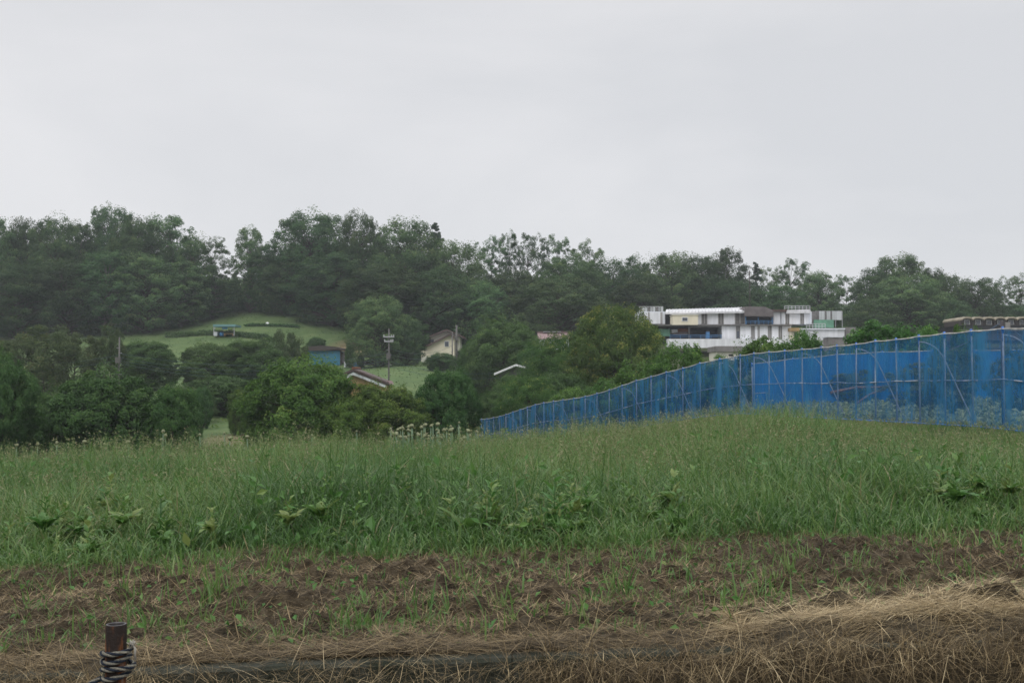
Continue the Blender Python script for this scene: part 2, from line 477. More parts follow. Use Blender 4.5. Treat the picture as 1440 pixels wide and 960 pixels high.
def make_crown(seed, H, R, base, n_lobe, n_sub, per, leaf, shape='dome', flat=.95, openness=0.0, tipfrac=0.0, aspect=.55, lobe_r=(.26, .42)):
    r = np.random.default_rng(seed)
    LC = []
    a0 = r.uniform(0, 6.28)
    ph = r.uniform(0, 6.28, 3)
    for i in range(n_lobe):
        z = ((i + .5) / n_lobe) ** (.8 if shape != 'cone' else 1.1) * .93 + r.normal(0, .03)
        z = min(.95, max(.04, z))
        a = a0 + i * 2.39996 + r.normal(0, .35)
        wob = 1 + .16 * math.sin(a * 2 + ph[0] + 3 * z) + .12 * math.sin(a * 3 + ph[1] - 5 * z)
        inner = i % 4 == 0
        rad = env(shape, z) * ((r.uniform(.15, .6) if shape != 'open' else r.uniform(.1, .5)) if inner else r.uniform(.72, .92)) * wob
        if z > .9 and shape != 'cone': rad *= .85
        lr = r.uniform(*lobe_r) * R * (2.0 if inner and shape != 'open' else 1)
        if shape == 'cone': lr = R * (.42 * (1 - z) + .13)
        LC.append((np.array([math.cos(a) * R * rad, math.sin(a) * R * rad, base + z * (H - base) - lr * .25 * (z > .6)]), lr))
    Cs, Ns, Ts = [], [], []
    for lc, lr in LC:
        ltint = r.normal(0, .09)
        outw = unit(np.array([lc[0], lc[1], 0.0]) + 1e-6)
        for j in range(n_sub):
            d = r.normal(size=3) + outw * .35; d /= np.linalg.norm(d)
            if d[2] < -.5 and r.random() < .5: d[2] = -d[2]
            if r.random() < openness * .4: continue
            sr = lr * r.uniform(.28, .52)
            sc = lc + d * lr * np.array([1, 1, .85]) * r.uniform(.55, 1.0)
            if sc[2] < base * .6 + .05: continue
            k = max(4, int(per * r.uniform(.7, 1.3) * (sr / lr / .4) ** 2))
            dd = unit(r.normal(size=(k, 3)) + d * .35)
            pos = sc + dd * sr * (.35 + .75 * r.random(k) ** .7)[:, None] * np.array([1.1, 1.1, flat])
            gl = unit((pos - np.array([0, 0, base + .42 * (H - base)])) / np.array([R, R, .6 * (H - base)]))
            nn = unit(dd * .45 + np.array([0, 0, .18]) + d * .25 + gl * .65 + r.normal(size=(k, 3)) * .36)
            tt = .40 + ltint + r.normal(0, .07) + r.normal(0, .13, k) + .15 * dd[:, 2] + .08 * d[2]  # upward-facing leaves tinted lighter: light on clump tops put into the colour
            if tipfrac:
                tip = r.random() < tipfrac * (1.5 if d[2] > 0 else .5)
                if tip: tt = np.where(dd[:, 2] > .35, r.uniform(.80, 1.0, k), tt)
            Cs.append(pos); Ns.append(nn); Ts.append(tt)
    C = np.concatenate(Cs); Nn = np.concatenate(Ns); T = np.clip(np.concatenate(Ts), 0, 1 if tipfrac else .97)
    # fit to the wanted height and radius
    top = np.percentile(C[:, 2], 99.8); C[:, 2] = base + (C[:, 2] - base) * (H - base) / (top - base)
    C[:, 2] = np.maximum(C[:, 2], .02 + .1 * r.random(len(C)))
    for q in (0, 1):
        rr = np.percentile(np.abs(C[:, q]), 98); C[:, q] *= R / rr
    V, F = leaf_quads(r, C, Nn, leaf, aspect)
    return V, F, np.repeat(T, 4), LC


def make_trunk(seed, H, R, base, LC, rad, sides=7, sub=0):
    r = np.random.default_rng(seed + 1000)
    mb = MB()
    lean = r.normal(0, .02 * H, 2)
    path = []; rads = []
    for i in range(7):
        t = i / 6
        path.append((lean[0] * t * t + r.normal(0, .012 * H) * (i > 0), lean[1] * t * t + r.normal(0, .012 * H) * (i > 0), -.35 + t * H * .78))
        rads.append(rad * (1.35 if i == 0 else 1) * (1 - .8 * t) + .01)
    mb.tube(path, rads, sides)
    for lc, lr in LC:
        z0 = max(base * .7, min(lc[2] - .35 * math.hypot(lc[0], lc[1]) - .2 * lr, H * .65))
        f = max(0, min(1, (z0 + .35) / (H * .78))) * 6
        i = min(5, int(f)); k = f - i
        s = Vector(path[i]) * (1 - k) + Vector(path[i + 1]) * k
        e = Vector(lc)
        mid = s.lerp(e, .5) + Vector((0, 0, .08 * (e - s).length))
        r0 = max(.012, rads[i] * .55)
        mb.tube([s, mid, e], [r0, r0 * .6, r0 * .22], 5, cap=False)
        for q in range(sub):
            d = Vector(r.normal(size=3)); d.normalize(); d.z = abs(d.z) * .7
            mb.tube([mid.lerp(e, r.uniform(0, .9)), e + d * lr * .9], [r0 * .3, r0 * .08], 4, cap=False)
    return mb


PROTO = {}


def proto(kind, seed, H, R, base, n_lobe, n_sub, per, leaf, mkey, trunk=.02, bark='bark', sub=0, **kw):
    V, F, T, LC = make_crown(seed, H, R, base, n_lobe, n_sub, per, leaf, **kw)
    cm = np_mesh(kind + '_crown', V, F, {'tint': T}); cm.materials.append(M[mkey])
    tm = make_trunk(seed, H, R, base, LC, H * trunk, sub=sub).mesh(kind + '_trunk', M[bark])
    PROTO.setdefault(kind, []).append((cm, tm, H, R, (V, F, T)))


for s in range(5):
    proto('oak', 10 + s, 16, 6.2, .2, 140, 8, 26, .32, 'forest', lobe_r=(.13, .25))
for s in range(3):
    proto('tall', 20 + s, 17, 4.2, .4, 110, 8, 25, .29, 'forest', lobe_r=(.16, .28), shape='tall', bark='bark_pale', trunk=.014)
for s in range(4):
    proto('open', 30 + s, 17, 4.6, 4.5, 52, 9, 28, .24, 'forest', shape='open', openness=.25, trunk=.011, sub=3, lobe_r=(.12, .24))
for s in range(2):
    proto('conifer', 40 + s, 16, 2.8, .6, 60, 10, 22, .30, 'conifer', shape='cone', flat=.6, trunk=.015)
for s in range(3):
    proto('round', 50 + s, 6, 3.2, .05, 130, 9, 42, .16, 'round', trunk=.022, lobe_r=(.13, .25))
for s in range(2):
    proto('bright', 60 + s, 6, 3.2, .05, 130, 9, 42, .16, 'bright', trunk=.022, lobe_r=(.13, .25))
proto('chestnut', 70, 9, 5.2, .2, 140, 10, 36, .22, 'chestnut', trunk=.02, tipfrac=.22, aspect=.42, lobe_r=(.12, .23))
proto('chestnut', 71, 9, 5.2, .2, 140, 10, 36, .22, 'chestnut', trunk=.02, tipfrac=.10, aspect=.42, lobe_r=(.12, .23))
for s in range(3):
    proto('citrus', 80 + s, 3, 1.6, .1, 22, 14, 52, .12, 'citrus', flat=.9, trunk=.02, lobe_r=(.22, .36))
for s in range(3):
    proto('thin', 90 + s, 7, 3.0, .3, 40, 11, 34, .2, 'thin', shape='tall', openness=.35, trunk=.014, sub=2, lobe_r=(.18, .32))

KNAME = {'oak': 'broadleaf_tree', 'tall': 'tall_tree', 'open': 'open_crowned_tree', 'conifer': 'conifer_tree', 'round': 'bushy_tree', 'bright': 'bushy_tree',
         'chestnut': 'chestnut_tree', 'citrus': 'orchard_shrub', 'thin': 'young_tree'}
_kc = {}


def place(kind, px, ptop, pw, D, label, group=None, name=None, ground=None, deep=1.0, cat='tree', var=None):
    t = P(px, ptop, D)
    gz = hz(t.x, D) if ground is None else ground
    Ht = max(.4, t.z - gz)
    i = _kc.get(kind, 0) if var is None else var
    _kc[kind] = _kc.get(kind, 0) + 1
    cm, tm, H, R, _ = PROTO[kind][i % len(PROTO[kind])]
    o = thing(name or KNAME[kind], label, cat, (t.x, D, gz), random.uniform(0, 2 * PI), group)
    wd = pw / FPX * D / 2
    o.scale = (wd / R, wd / R * deep, Ht / H)
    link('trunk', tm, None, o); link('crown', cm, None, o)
    return o


FG = 'trees of the wood along the ridge'
forest = [
    # kind, px, top, width, D, label
    ('oak', -12, 306, 95, 172, 'dense dark oak cut by the picture edge where the wood begins'),
    ('oak', 40, 309, 75, 176, 'low domed oak second along the skyline from the wooded end'),
    ('oak', 78, 306, 80, 172, 'round topped dark oak third along the skyline from the wooded end'),
    ('tall', 112, 314, 60, 178, 'narrow tree in the skyline dip just before the highest crown'),
    ('oak', 157, 291, 78, 182, 'tree with the lumpy crown that pokes highest above the wood over the meadow'),
    ('oak', 195, 307, 90, 172, 'broad yellowish green oak beneath the highest lumpy crown'),
    ('tall', 238, 303, 75, 178, 'upright light tree on the skyline just past the highest lumpy crown'),
    ('tall', 272, 332, 60, 174, 'slim tree stepping down towards the skyline gap'),
    ('open', 302, 334, 50, 178, 'small loose crowned tree at the edge of the bright gap in the wood'),
    ('oak', 20, 372, 120, 160, 'big spreading oak standing forward at the wooded end behind the young trees'),
    ('oak', 95, 365, 100, 164, 'dark oak in the middle of the front of the wood above the utility pole'),
    ('tall', 150, 352, 80, 165, 'tall dark tree with pale trunk at the front of the wood above the utility pole'),
    ('oak', 205, 358, 95, 167, 'dark broad tree at the front of the wood above the small meadow terrace'),
    ('tall', 255, 368, 80, 171, 'dark tree at the front of the wood above the meadow hedge'),
    ('tall', 300, 385, 62, 176, 'slender dark tree at the front of the wood above the blue roofed shelter'),
    ('tall', 352, 320, 50, 180, 'tall narrow tree standing alone between the skyline gap and the great oaks'),
    ('tall', 372, 348, 55, 179, 'dark tree leaning against the great oaks beside the skyline gap'),
    ('oak', 440, 300, 118, 178, 'great domed oak, highest crown of the central mass'),
    ('oak', 505, 298, 62, 176, 'feathery crown rising between the two great domes'),
    ('oak', 572, 310, 120, 172, 'second great domed oak, above the cream house'),
    ('conifer', 613, 314, 44, 178, 'dark pointed conifer tip poking out beside the second great dome'),
    ('oak', 640, 340, 90, 172, 'rounded shoulder of trees sloping down beside the pointed conifer'),
    ('oak', 405, 362, 80, 177, 'dark oak at the foot of the great dome above the blue shed'),
    ('oak', 470, 358, 110, 171, 'spreading oak in front of the great dome'),
    ('oak', 545, 372, 120, 160, 'layered oak in front of the second great dome'),
    ('oak', 618, 380, 110, 160, 'dark oak rising straight behind the cream house'),
    ('oak', 672, 398, 90, 160, 'dark oak behind the twin poles of the cream house'),
    ('open', 692, 332, 52, 190, 'thin tree with bare twigs first in the lacy row on the skyline'),
    ('open', 715, 326, 40, 192, 'tallest narrow tree in the lacy row with gaps of sky beside it'),
    ('open', 746, 328, 60, 190, 'round headed tree in the lacy row with a bright gap at its foot'),
    ('open', 785, 331, 58, 190, 'dark loose tree in the middle of the lacy row'),
    ('open', 826, 338, 58, 190, 'last tree of the lacy row where the skyline drops'),
    ('oak', 715, 382, 105, 172, 'grey green oak below the lacy row'),
    ('oak', 800, 364, 110, 176, 'broad rounded oak under the end of the lacy row'),
    ('oak', 788, 392, 135, 158, 'large mounded oak behind the yellow flowering chestnut'),
    ('oak', 860, 366, 90, 182, 'low tree in the skyline dip behind the yellow flowering chestnut'),
    ('tall', 892, 360, 42, 186, 'small feathery tree at the start of the wood behind the white building'),
    ('oak', 940, 356, 88, 184, 'round dark oak behind the roof end of the white building'),
    ('oak', 900, 392, 90, 176, 'dark oak low behind the corner of the white building'),
    ('oak', 985, 360, 75, 184, 'dark green oak behind the long pale roof'),
    ('tall', 1024, 350, 56, 186, 'taller lighter green tree behind the thin mast'),
    ('conifer', 1063, 369, 36, 186, 'thin dark conifer standing behind the mast'),
    ('open', 1082, 376, 46, 190, 'thin tree with sky gaps beside the dark conifer'),
    ('open', 1115, 364, 60, 188, 'open branched tree with flat clumps above the scaffold rail'),
    ('oak', 1150, 382, 66, 184, 'dark oak behind the corrugated screen end of the white building'),
    ('oak', 1090, 400, 80, 178, 'dark low oak behind the metal roofs of the white building'),
    ('open', 1188, 386, 44, 196, 'wispy tree in the bright gap past the white building'),
    ('oak', 1030, 395, 90, 180, 'dark low oak behind the brown awning'),
    ('oak', 1232, 378, 70, 176, 'dark shoulder of the great mass past the white building'),
    ('oak', 1264, 359, 84, 178, 'umbrella shaped crown topping the great dark mass past the white building'),
    ('oak', 1275, 388, 115, 170, 'great dark oak above the yellow green shrub behind the net'),
    ('oak', 1228, 420, 76, 166, 'dark tree reaching to the ground past the white building'),
    ('tall', 1308, 378, 46, 178, 'pointed tree beside the umbrella shaped crown'),
    ('oak', 1330, 386, 70, 176, 'dark rounded tree between the umbrella crown and the vaulted building'),
    ('oak', 1372, 392, 72, 178, 'dark rounded tree rising behind the vaulted roofs'),
    ('open', 1402, 389, 46, 184, 'pale lacy tree behind the vaulted roofs'),
    ('open', 1436, 386, 56, 186, 'lacy tree with many sky holes cut by the picture edge above the vaulted roofs'),
    ('oak', 1330, 422, 80, 168, 'dark low tree before the end of the vaulted building'),
]
for k, px, tp, pw, D, lb in forest:
    place(k, px, tp, pw, D, lb, FG)

# the depth of the wood behind, read as one mass
Vs, Fs, Ts = [], [], []
off = 0
rb = np.random.default_rng(99)


def add_mass(kind, x, y, Ht, wd, gz=None):
    global off
    V, F, T = PROTO[kind][rb.integers(len(PROTO[kind]))][4]
    H = PROTO[kind][0][2]; R = PROTO[kind][0][3]
    keep = rb.random(len(F)) < .5
    V = V.reshape(-1, 4, 3)[keep].reshape(-1, 3); T = T.reshape(-1, 4)[keep].ravel()
    a = rb.uniform(0, 2 * PI); c, s = math.cos(a), math.sin(a)
    W = np.empty_like(V)
    W[:, 0] = (V[:, 0] * c - V[:, 1] * s) * wd / R + x; W[:, 1] = (V[:, 0] * s + V[:, 1] * c) * wd / R + y
    W[:, 2] = V[:, 2] * Ht / H + (hz(x, y) if gz is None else gz)
    Vs.append(W); Ts.append(np.clip(T + rb.normal(0, .08), 0, .95)); off += len(W)


def skyline(px):
    xs = [-60, 0, 100, 200, 260, 300, 322, 336, 372, 400, 440, 500, 560, 620, 650, 680, 760, 840, 870, 940, 1020, 1060, 1140, 1185, 1205, 1235, 1290, 1330, 1400, 1500]
    ys = [318, 318, 322, 322, 345, 380, 425, 400, 362, 345, 322, 325, 325, 345, 358, 372, 372, 362, 378, 372, 372, 398, 398, 420, 430, 395, 392, 400, 412, 410]
    return float(np.interp(px, xs, ys))


for px in range(-60, 1520, 34):
    for D in (186, 200):
        q = px + rb.uniform(-12, 12)
        tp = skyline(q) + rb.uniform(10, 28)
        t = P(q, tp, D); g = hz(t.x, D)
        add_mass('oak', t.x, D, max(5, t.z - g), rb.uniform(3.6, 5.2), g)
# low undergrowth along the foot of the wood
for px in range(-60, 1520, 16):
    q = px + rb.uniform(-6, 6)
    for D in ((170 if q < 210 else 183 if q < 410 else 178 if q < 480 else 172) if q < 700 else 174, 184):
        t = P(q, 450, D); g = hz(t.x, D)
        add_mass('round', t.x, D, rb.uniform(1.6, 4.2) * (.55 if 230 < q < 490 else 1), rb.uniform(1.6, 3.0), g - .2)
V = np.concatenate(Vs); F = np.arange(len(V)).reshape(-1, 4)
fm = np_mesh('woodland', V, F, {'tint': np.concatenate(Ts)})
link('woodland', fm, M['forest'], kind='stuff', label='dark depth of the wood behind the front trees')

# ------------------------------------------------------------------ middle distance trees and shrubs
VG = 'trees and shrubs in the hollow beyond the grass'
mid = [
    ('round', 726, 521, 66, 85, 'dark bush hiding the wall beneath the white roof edge', None),
    ('bright', 425, 503, 165, 55, 'large rounded light green tree in the middle of the hollow, below the blue shed', 'round'),
    ('bright', 534, 541, 124, 54, 'low spreading shrub with bronze tips under the tan gabled house', None),
    ('round', 630, 520, 92, 56, 'rounded tree standing just before the low end of the blue net', None),
    ('round', 590, 556, 80, 60, 'low bush between the bronze tipped shrub and the tree before the net end', None),
    ('bright', 478, 562, 90, 53, 'low bush at the skirt of the large light green tree', None),
    ('round', 148, 520, 150, 50, 'large dark rounded tree in front of the utility pole at the hollow edge', None),
    ('round', 244, 543, 84, 50, 'dark bush hugging the side of the large dark rounded tree by the path', None),
    ('round', 6, 498, 100, 50, 'dark tree filling the picture edge at the hollow', None),
    ('round', 72, 545, 70, 53, 'dark low bush between the edge tree and the large dark rounded tree', None),
    ('thin', 62, 458, 96, 92, 'thin young tree with reddish foliage before the wood', None),
    ('thin', 105, 470, 75, 96, 'wispy young tree between the reddish tree and the utility pole', None),
    ('thin', 156, 456, 46, 97, 'slim upright tree directly behind the utility pole', None),
    ('thin', 20, 470, 70, 94, 'young tree next to the picture edge before the wood', None),
    ('round', 207, 480, 82, 104, 'rounded tree on the meadow beside the utility pole', None),
    ('round', 300, 482, 84, 106, 'rounded dark half of the pair of trees below the blue roofed shelter', None),
    ('round', 355, 474, 90, 106, 'taller dark half of the pair of trees below the blue roofed shelter', None),
    ('thin', 400, 464, 40, 110, 'slim upright sapling between the dark pair and the blue shed', None),
    ('thin', 420, 474, 36, 112, 'short slim sapling touching the corner of the blue shed', None),
    ('round', 262, 545, 70, 82, 'low dark bush beyond the path gap', None),
    ('round', 315, 528, 95, 88, 'hedge like dark bush beneath the pair of trees', None),
    ('round', 372, 540, 80, 86, 'dark bush behind the large light green tree', None),
    ('round', 284, 544, 26, 78, 'small ball shaped shrub beside the path gap', None),
    ('bright', 335, 548, 30, 74, 'small light green bush touching the large light green tree', None),
    ('oak', 533, 417, 84, 142, 'solitary lighter green tree beside the cream house', None),
    ('oak', 572, 446, 56, 144, 'spreading tree close against the wall of the cream house', None),
    ('round', 622, 496, 46, 132, 'pale rounded bush in front of the cream house', None),
    ('round', 708, 446, 104, 108, 'large rounded tree beside the poles of the cream house', None),
    ('round', 668, 478, 50, 112, 'lower flank tree between the poles and the large rounded tree', None),
    ('round', 752, 486, 60, 98, 'dark tree above the white roof edge', None),
    ('chestnut', 868, 431, 145, 78, 'tall chestnut covered with yellow flower tassels beside the white building', None),
    ('chestnut', 795, 470, 112, 82, 'darker chestnut joined to the flank of the yellow flowering chestnut', None),
    ('chestnut', 745, 530, 90, 68, 'lower chestnut with pale flowers above the start of the blue net', None),
    ('round', 700, 545, 60, 76, 'dark bush between the white roof edge and the start of the blue net', None),
    ('round', 790, 525, 90, 72, 'dark tree between the two chestnuts and the blue net', None),
]
for i, (k, px, tp, pw, D, lb, _) in enumerate(mid):
    v = None
    if k == 'chestnut': v = 0 if 'tall' in lb else 1
    place(k, px, tp, pw, D, lb, VG, var=v)
place('round', 445, 474, 24, 156, 'small flat topped shrub above the blue shed roof', None, 'shrub', cat='shrub')
place('round', 492, 481, 13, 146, 'little clipped tree with a bare stem beside the blue shed', None, 'clipped_tree', cat='tree')
place('round', 507, 499, 11, 143, 'dark egg shaped shrub on the lawn by the blue shed', None, 'shrub', cat='shrub')

OG = 'glossy shrubs rising behind the blue net'
shr = [
    (800, 545, 70, 60, 'leafy shrub with pale shoots over the low end of the blue net'),
    (850, 532, 66, 55, 'dark glossy shrub above the falling stretch of net under the flowering chestnut'),
    (905, 506, 80, 50, 'dark shrub over the net between the chestnut and the grey concrete hut'),
    (958, 484, 86, 48, 'dark glossy shrub with upright shoots just before the grey concrete hut'),
    (1015, 500, 50, 46, 'small light green shrub under the grey concrete hut'),
    (1075, 473, 78, 48, 'dark glossy shrub in front of the white building, beside the net corner'),
    (1128, 467, 74, 48, 'dark upright shrub in front of the middle of the white building'),
    (1185, 485, 60, 48, 'low dark shrub before the white annexe wall'),
    (1250, 453, 112, 46, 'large yellow green shrub rising above the net past the white building'),
    (1300, 460, 74, 46, 'yellow green shrub next to the large one, before the dark wood'),
    (1208, 477, 36, 47, 'light green shrub at the shoulder of the large yellow green shrub'),
    (1358, 458, 44, 46, 'small light shrub tip above the net beneath the vaulted building'),
]
for px, tp, pw, D, lb in shr:
    place('citrus', px, tp, pw, D, lb, OG, cat='shrub')
# orchard trees seen through the net
for px, tp, pw, D, lb in [(1295, 510, 90, 32, 'small orchard tree with a slanting stem seen through the net'),
                          (1338, 492, 84, 29, 'wide orchard tree seen through the net by the tall end post'),
                          (1435, 485, 90, 27, 'orchard tree seen through the net at the picture edge'),
                          (1205, 520, 70, 38, 'small orchard tree seen through the net above the fallen branch')]:
    place('thin', px, tp, pw, D, lb, 'orchard trees inside the net', name='orchard_tree')

# ------------------------------------------------------------------ meadow hedges
def hedge(pts, D, h, wdt, label, n):
    r = np.random.default_rng(int(pts[0][0]) + 5)
    C = []
    P3 = [P(a, b, d) for (a, b), d in zip(pts, D)]
    for i in range(n):
        t = r.random() * (len(P3) - 1); k = int(t); f = t - k
        p = P3[k].lerp(P3[k + 1], f)
        an = r.uniform(0, PI)
        rr = np.sqrt(r.random())
        C.append((p.x + r.normal(0, .1), p.y + math.cos(an) * wdt * rr, hz(p.x, p.y) + math.sin(an) * h * (.8 + .4 * vnoise(np.array([p.x]), np.array([1.]))[0]) * rr))
    C = np.array(C); base = C.mean(0); base[2] = hz(base[0], base[1])
    nn = unit(r.normal(size=C.shape) + np.array([0, -.3, .8]))
    V, F = leaf_quads(r, C - base, nn, .32)
    me = np_mesh('hedge', V, F, {'tint': np.repeat(np.clip(r.normal(.35, .15, n), 0, .9), 4)})
    o = link('hedge', me, M['round'], label=label, category='hedge', group='dark hedge lines across the meadow')
    o.location = base


hedge([(232, 468), (290, 466), (335, 470)], (163, 163, 161), .8, .8, 'dark clipped hedge line crossing the meadow beside the shelter', 1800)
hedge([(335, 472), (375, 474), (405, 484)], (161, 160, 156), .7, .7, 'dark curving hedge line dropping from the shelter towards the blue shed', 1500)
hedge([(345, 458), (420, 462)], (168, 168), .35, .5, 'dark hedge line on the upper meadow behind the shelter', 1200)

# meadow grass tufts
r = np.random.default_rng(12)
n = 7000
xx = r.uniform(-75, 6, n); yy = r.uniform(95, 186, n)
hh = height(xx, yy)
C = np.stack([xx, yy, hh + .05], -1)
V, F = leaf_quads(r, C, unit(r.normal(size=(n, 3)) * .5 + np.array([0, -.2, 1.0])), .24, .6)
me = np_mesh('meadow_grass', V, F, {'tint': np.repeat(np.clip(r.normal(.5, .2, n) + .5 * (fbm(xx * .12, yy * .12) - .5), 0, 1), 4)})
M['meadow'] = leaf_mat('meadow_leaf', [(0, (.060, .10, .034)), (.6, (.080, .125, .044)), (1, (.11, .148, .056))], rough=.8, spec=.1, objvar=0)
link('meadow_grass', me, M['meadow'], kind='stuff', label='short rough grass of the sloping meadow')
# scrub on the valley floor
n = 14000
xx = r.uniform(-60, 0, n); yy = r.uniform(56, 96, n)
cl = fbm(xx * .25, yy * .25, 3)
k = cl > .48; xx, yy, cl = xx[k], yy[k], cl[k]; n = len(xx)
C = np.stack([xx, yy, height(xx, yy) + r.random(n) * (cl - .46) * 4.5], -1)
V, F = leaf_quads(r, C, unit(r.normal(size=(n, 3)) * .6 + np.array([0, -.3, .7])), .26, .5)
me = np_mesh('undergrowth', V, F, {'tint': np.repeat(np.clip(r.normal(.6, .2, n), 0, 1), 4)})
link('undergrowth', me, M['bright'], kind='stuff', label='low scrub on the floor of the hollow')
# ground cover behind the net
n = 26000
xx = r.uniform(9.6, 34, n); yy = r.uniform(20, 47, n)
k = xx > 10.0 - .12 * (yy - 21) + .5; xx, yy = xx[k], yy[k]; n = len(xx)
C = np.stack([xx, yy, height(xx, yy) + r.random(n) * .35 * fbm(xx * .8, yy * .8)], -1)
V, F = leaf_quads(r, C, unit(r.normal(size=(n, 3)) * .5 + np.array([0, -.3, .8])), .16, .6)
me = np_mesh('ground_cover_leaves', V, F, {'tint': np.repeat(np.clip(r.normal(.7, .2, n), 0, 1), 4)})
M['cover'] = leaf_mat('ground_cover_leaf', [(0, (.08, .125, .055)), (.6, (.15, .20, .095)), (1, (.22, .27, .15))], rough=.6, spec=.3, objvar=0)
link('ground_cover_leaves', me, M['cover'], kind='stuff', label='pale leafy ground cover inside the net')
# ------------------------------------------------------------------ blue net fence
def net_mat(name, c1, c2, lo, hi):
    m = bpy.data.materials.new(name); m.use_nodes = True
    nt = m.node_tree; N = nt.nodes; L = nt.links
    b = N['Principled BSDF']; out = N['Material Output']
    b.inputs['Roughness'].default_value = .55; b.inputs['Specular IOR Level'].default_value = .25
    tc = N.new('ShaderNodeTexCoord')
    mp = N.new('ShaderNodeMapping'); mp.inputs['Scale'].default_value = (1.6, 1.6, .45); L.new(tc.outputs['Object'], mp.inputs[0])
    n1 = N.new('ShaderNodeTexNoise'); n1.inputs['Scale'].default_value = 1.2; n1.inputs['Detail'].default_value = 5; L.new(mp.outputs[0], n1.inputs['Vector'])
    n2 = N.new('ShaderNodeTexNoise'); n2.inputs['Scale'].default_value = 4; n2.inputs['Detail'].default_value = 6; n2.inputs['Roughness'].default_value = .75
    mp2 = N.new('ShaderNodeMapping'); mp2.inputs['Scale'].default_value = (2.2, 2.2, .6); mp2.inputs['Rotation'].default_value = (.12, .1, 0); L.new(tc.outputs['Object'], mp2.inputs[0]); L.new(mp2.outputs[0], n2.inputs['Vector'])
    rp = N.new('ShaderNodeValToRGB'); rp.color_ramp.elements[0].position = .35; rp.color_ramp.elements[1].position = .68
    rp.color_ramp.elements[0].color = (*c1, 1); rp.color_ramp.elements[1].color = (*c2, 1)
    L.new(n1.outputs['Fac'], rp.inputs['Fac']); L.new(rp.outputs['Color'], b.inputs['Base Color'])
    tr = N.new('ShaderNodeBsdfTranslucent'); L.new(rp.outputs['Color'], tr.inputs['Color'])
    m1 = N.new('ShaderNodeMixShader'); m1.inputs[0].default_value = .35; L.new(b.outputs[0], m1.inputs[1]); L.new(tr.outputs[0], m1.inputs[2])
    ad = N.new('ShaderNodeMath'); ad.operation = 'ADD'; L.new(n1.outputs['Fac'], ad.inputs[0]); L.new(n2.outputs['Fac'], ad.inputs[1])
    mr = N.new('ShaderNodeMapRange'); mr.inputs['From Min'].default_value = .75; mr.inputs['From Max'].default_value = 1.25
    mr.inputs['To Min'].default_value = lo; mr.inputs['To Max'].default_value = hi; L.new(ad.outputs[0], mr.inputs['Value'])
    tp = N.new('ShaderNodeBsdfTransparent')
    mx = N.new('ShaderNodeMixShader'); L.new(mr.outputs[0], mx.inputs[0]); L.new(tp.outputs[0], mx.inputs[1]); L.new(m1.outputs[0], mx.inputs[2])
    L.new(mx.outputs[0], out.inputs['Surface'])
    return m


M['net'] = net_mat('blue_netting', (.010, .105, .28), (.024, .185, .385), .26, .84)
M['net_back'] = net_mat('inner_blue_netting', (.008, .13, .40), (.016, .18, .50), .80, .97)
M['pipe'] = mat('galvanised_pipe', (.34, .37, .44), .5, .4, metal=.2, noise=.25, nscale=6)
M['rail'] = mat('weathered_rail_pipe', (.42, .41, .38), .6, .3, noise=.45, nscale=5)
M['bluerope'] = mat('blue_tie', (.02, .13, .48), .6, .3, noise=.3, nscale=20)


def resample(pts, step):
    out = [Vector(pts[0])]; acc = 0
    for a, b in zip(pts[:-1], pts[1:]):
        a = Vector(a); b = Vector(b); L_ = (b - a).length; n = max(1, round(L_ / step))
        for i in range(1, n + 1): out.append(a.lerp(b, i / n))
    return out


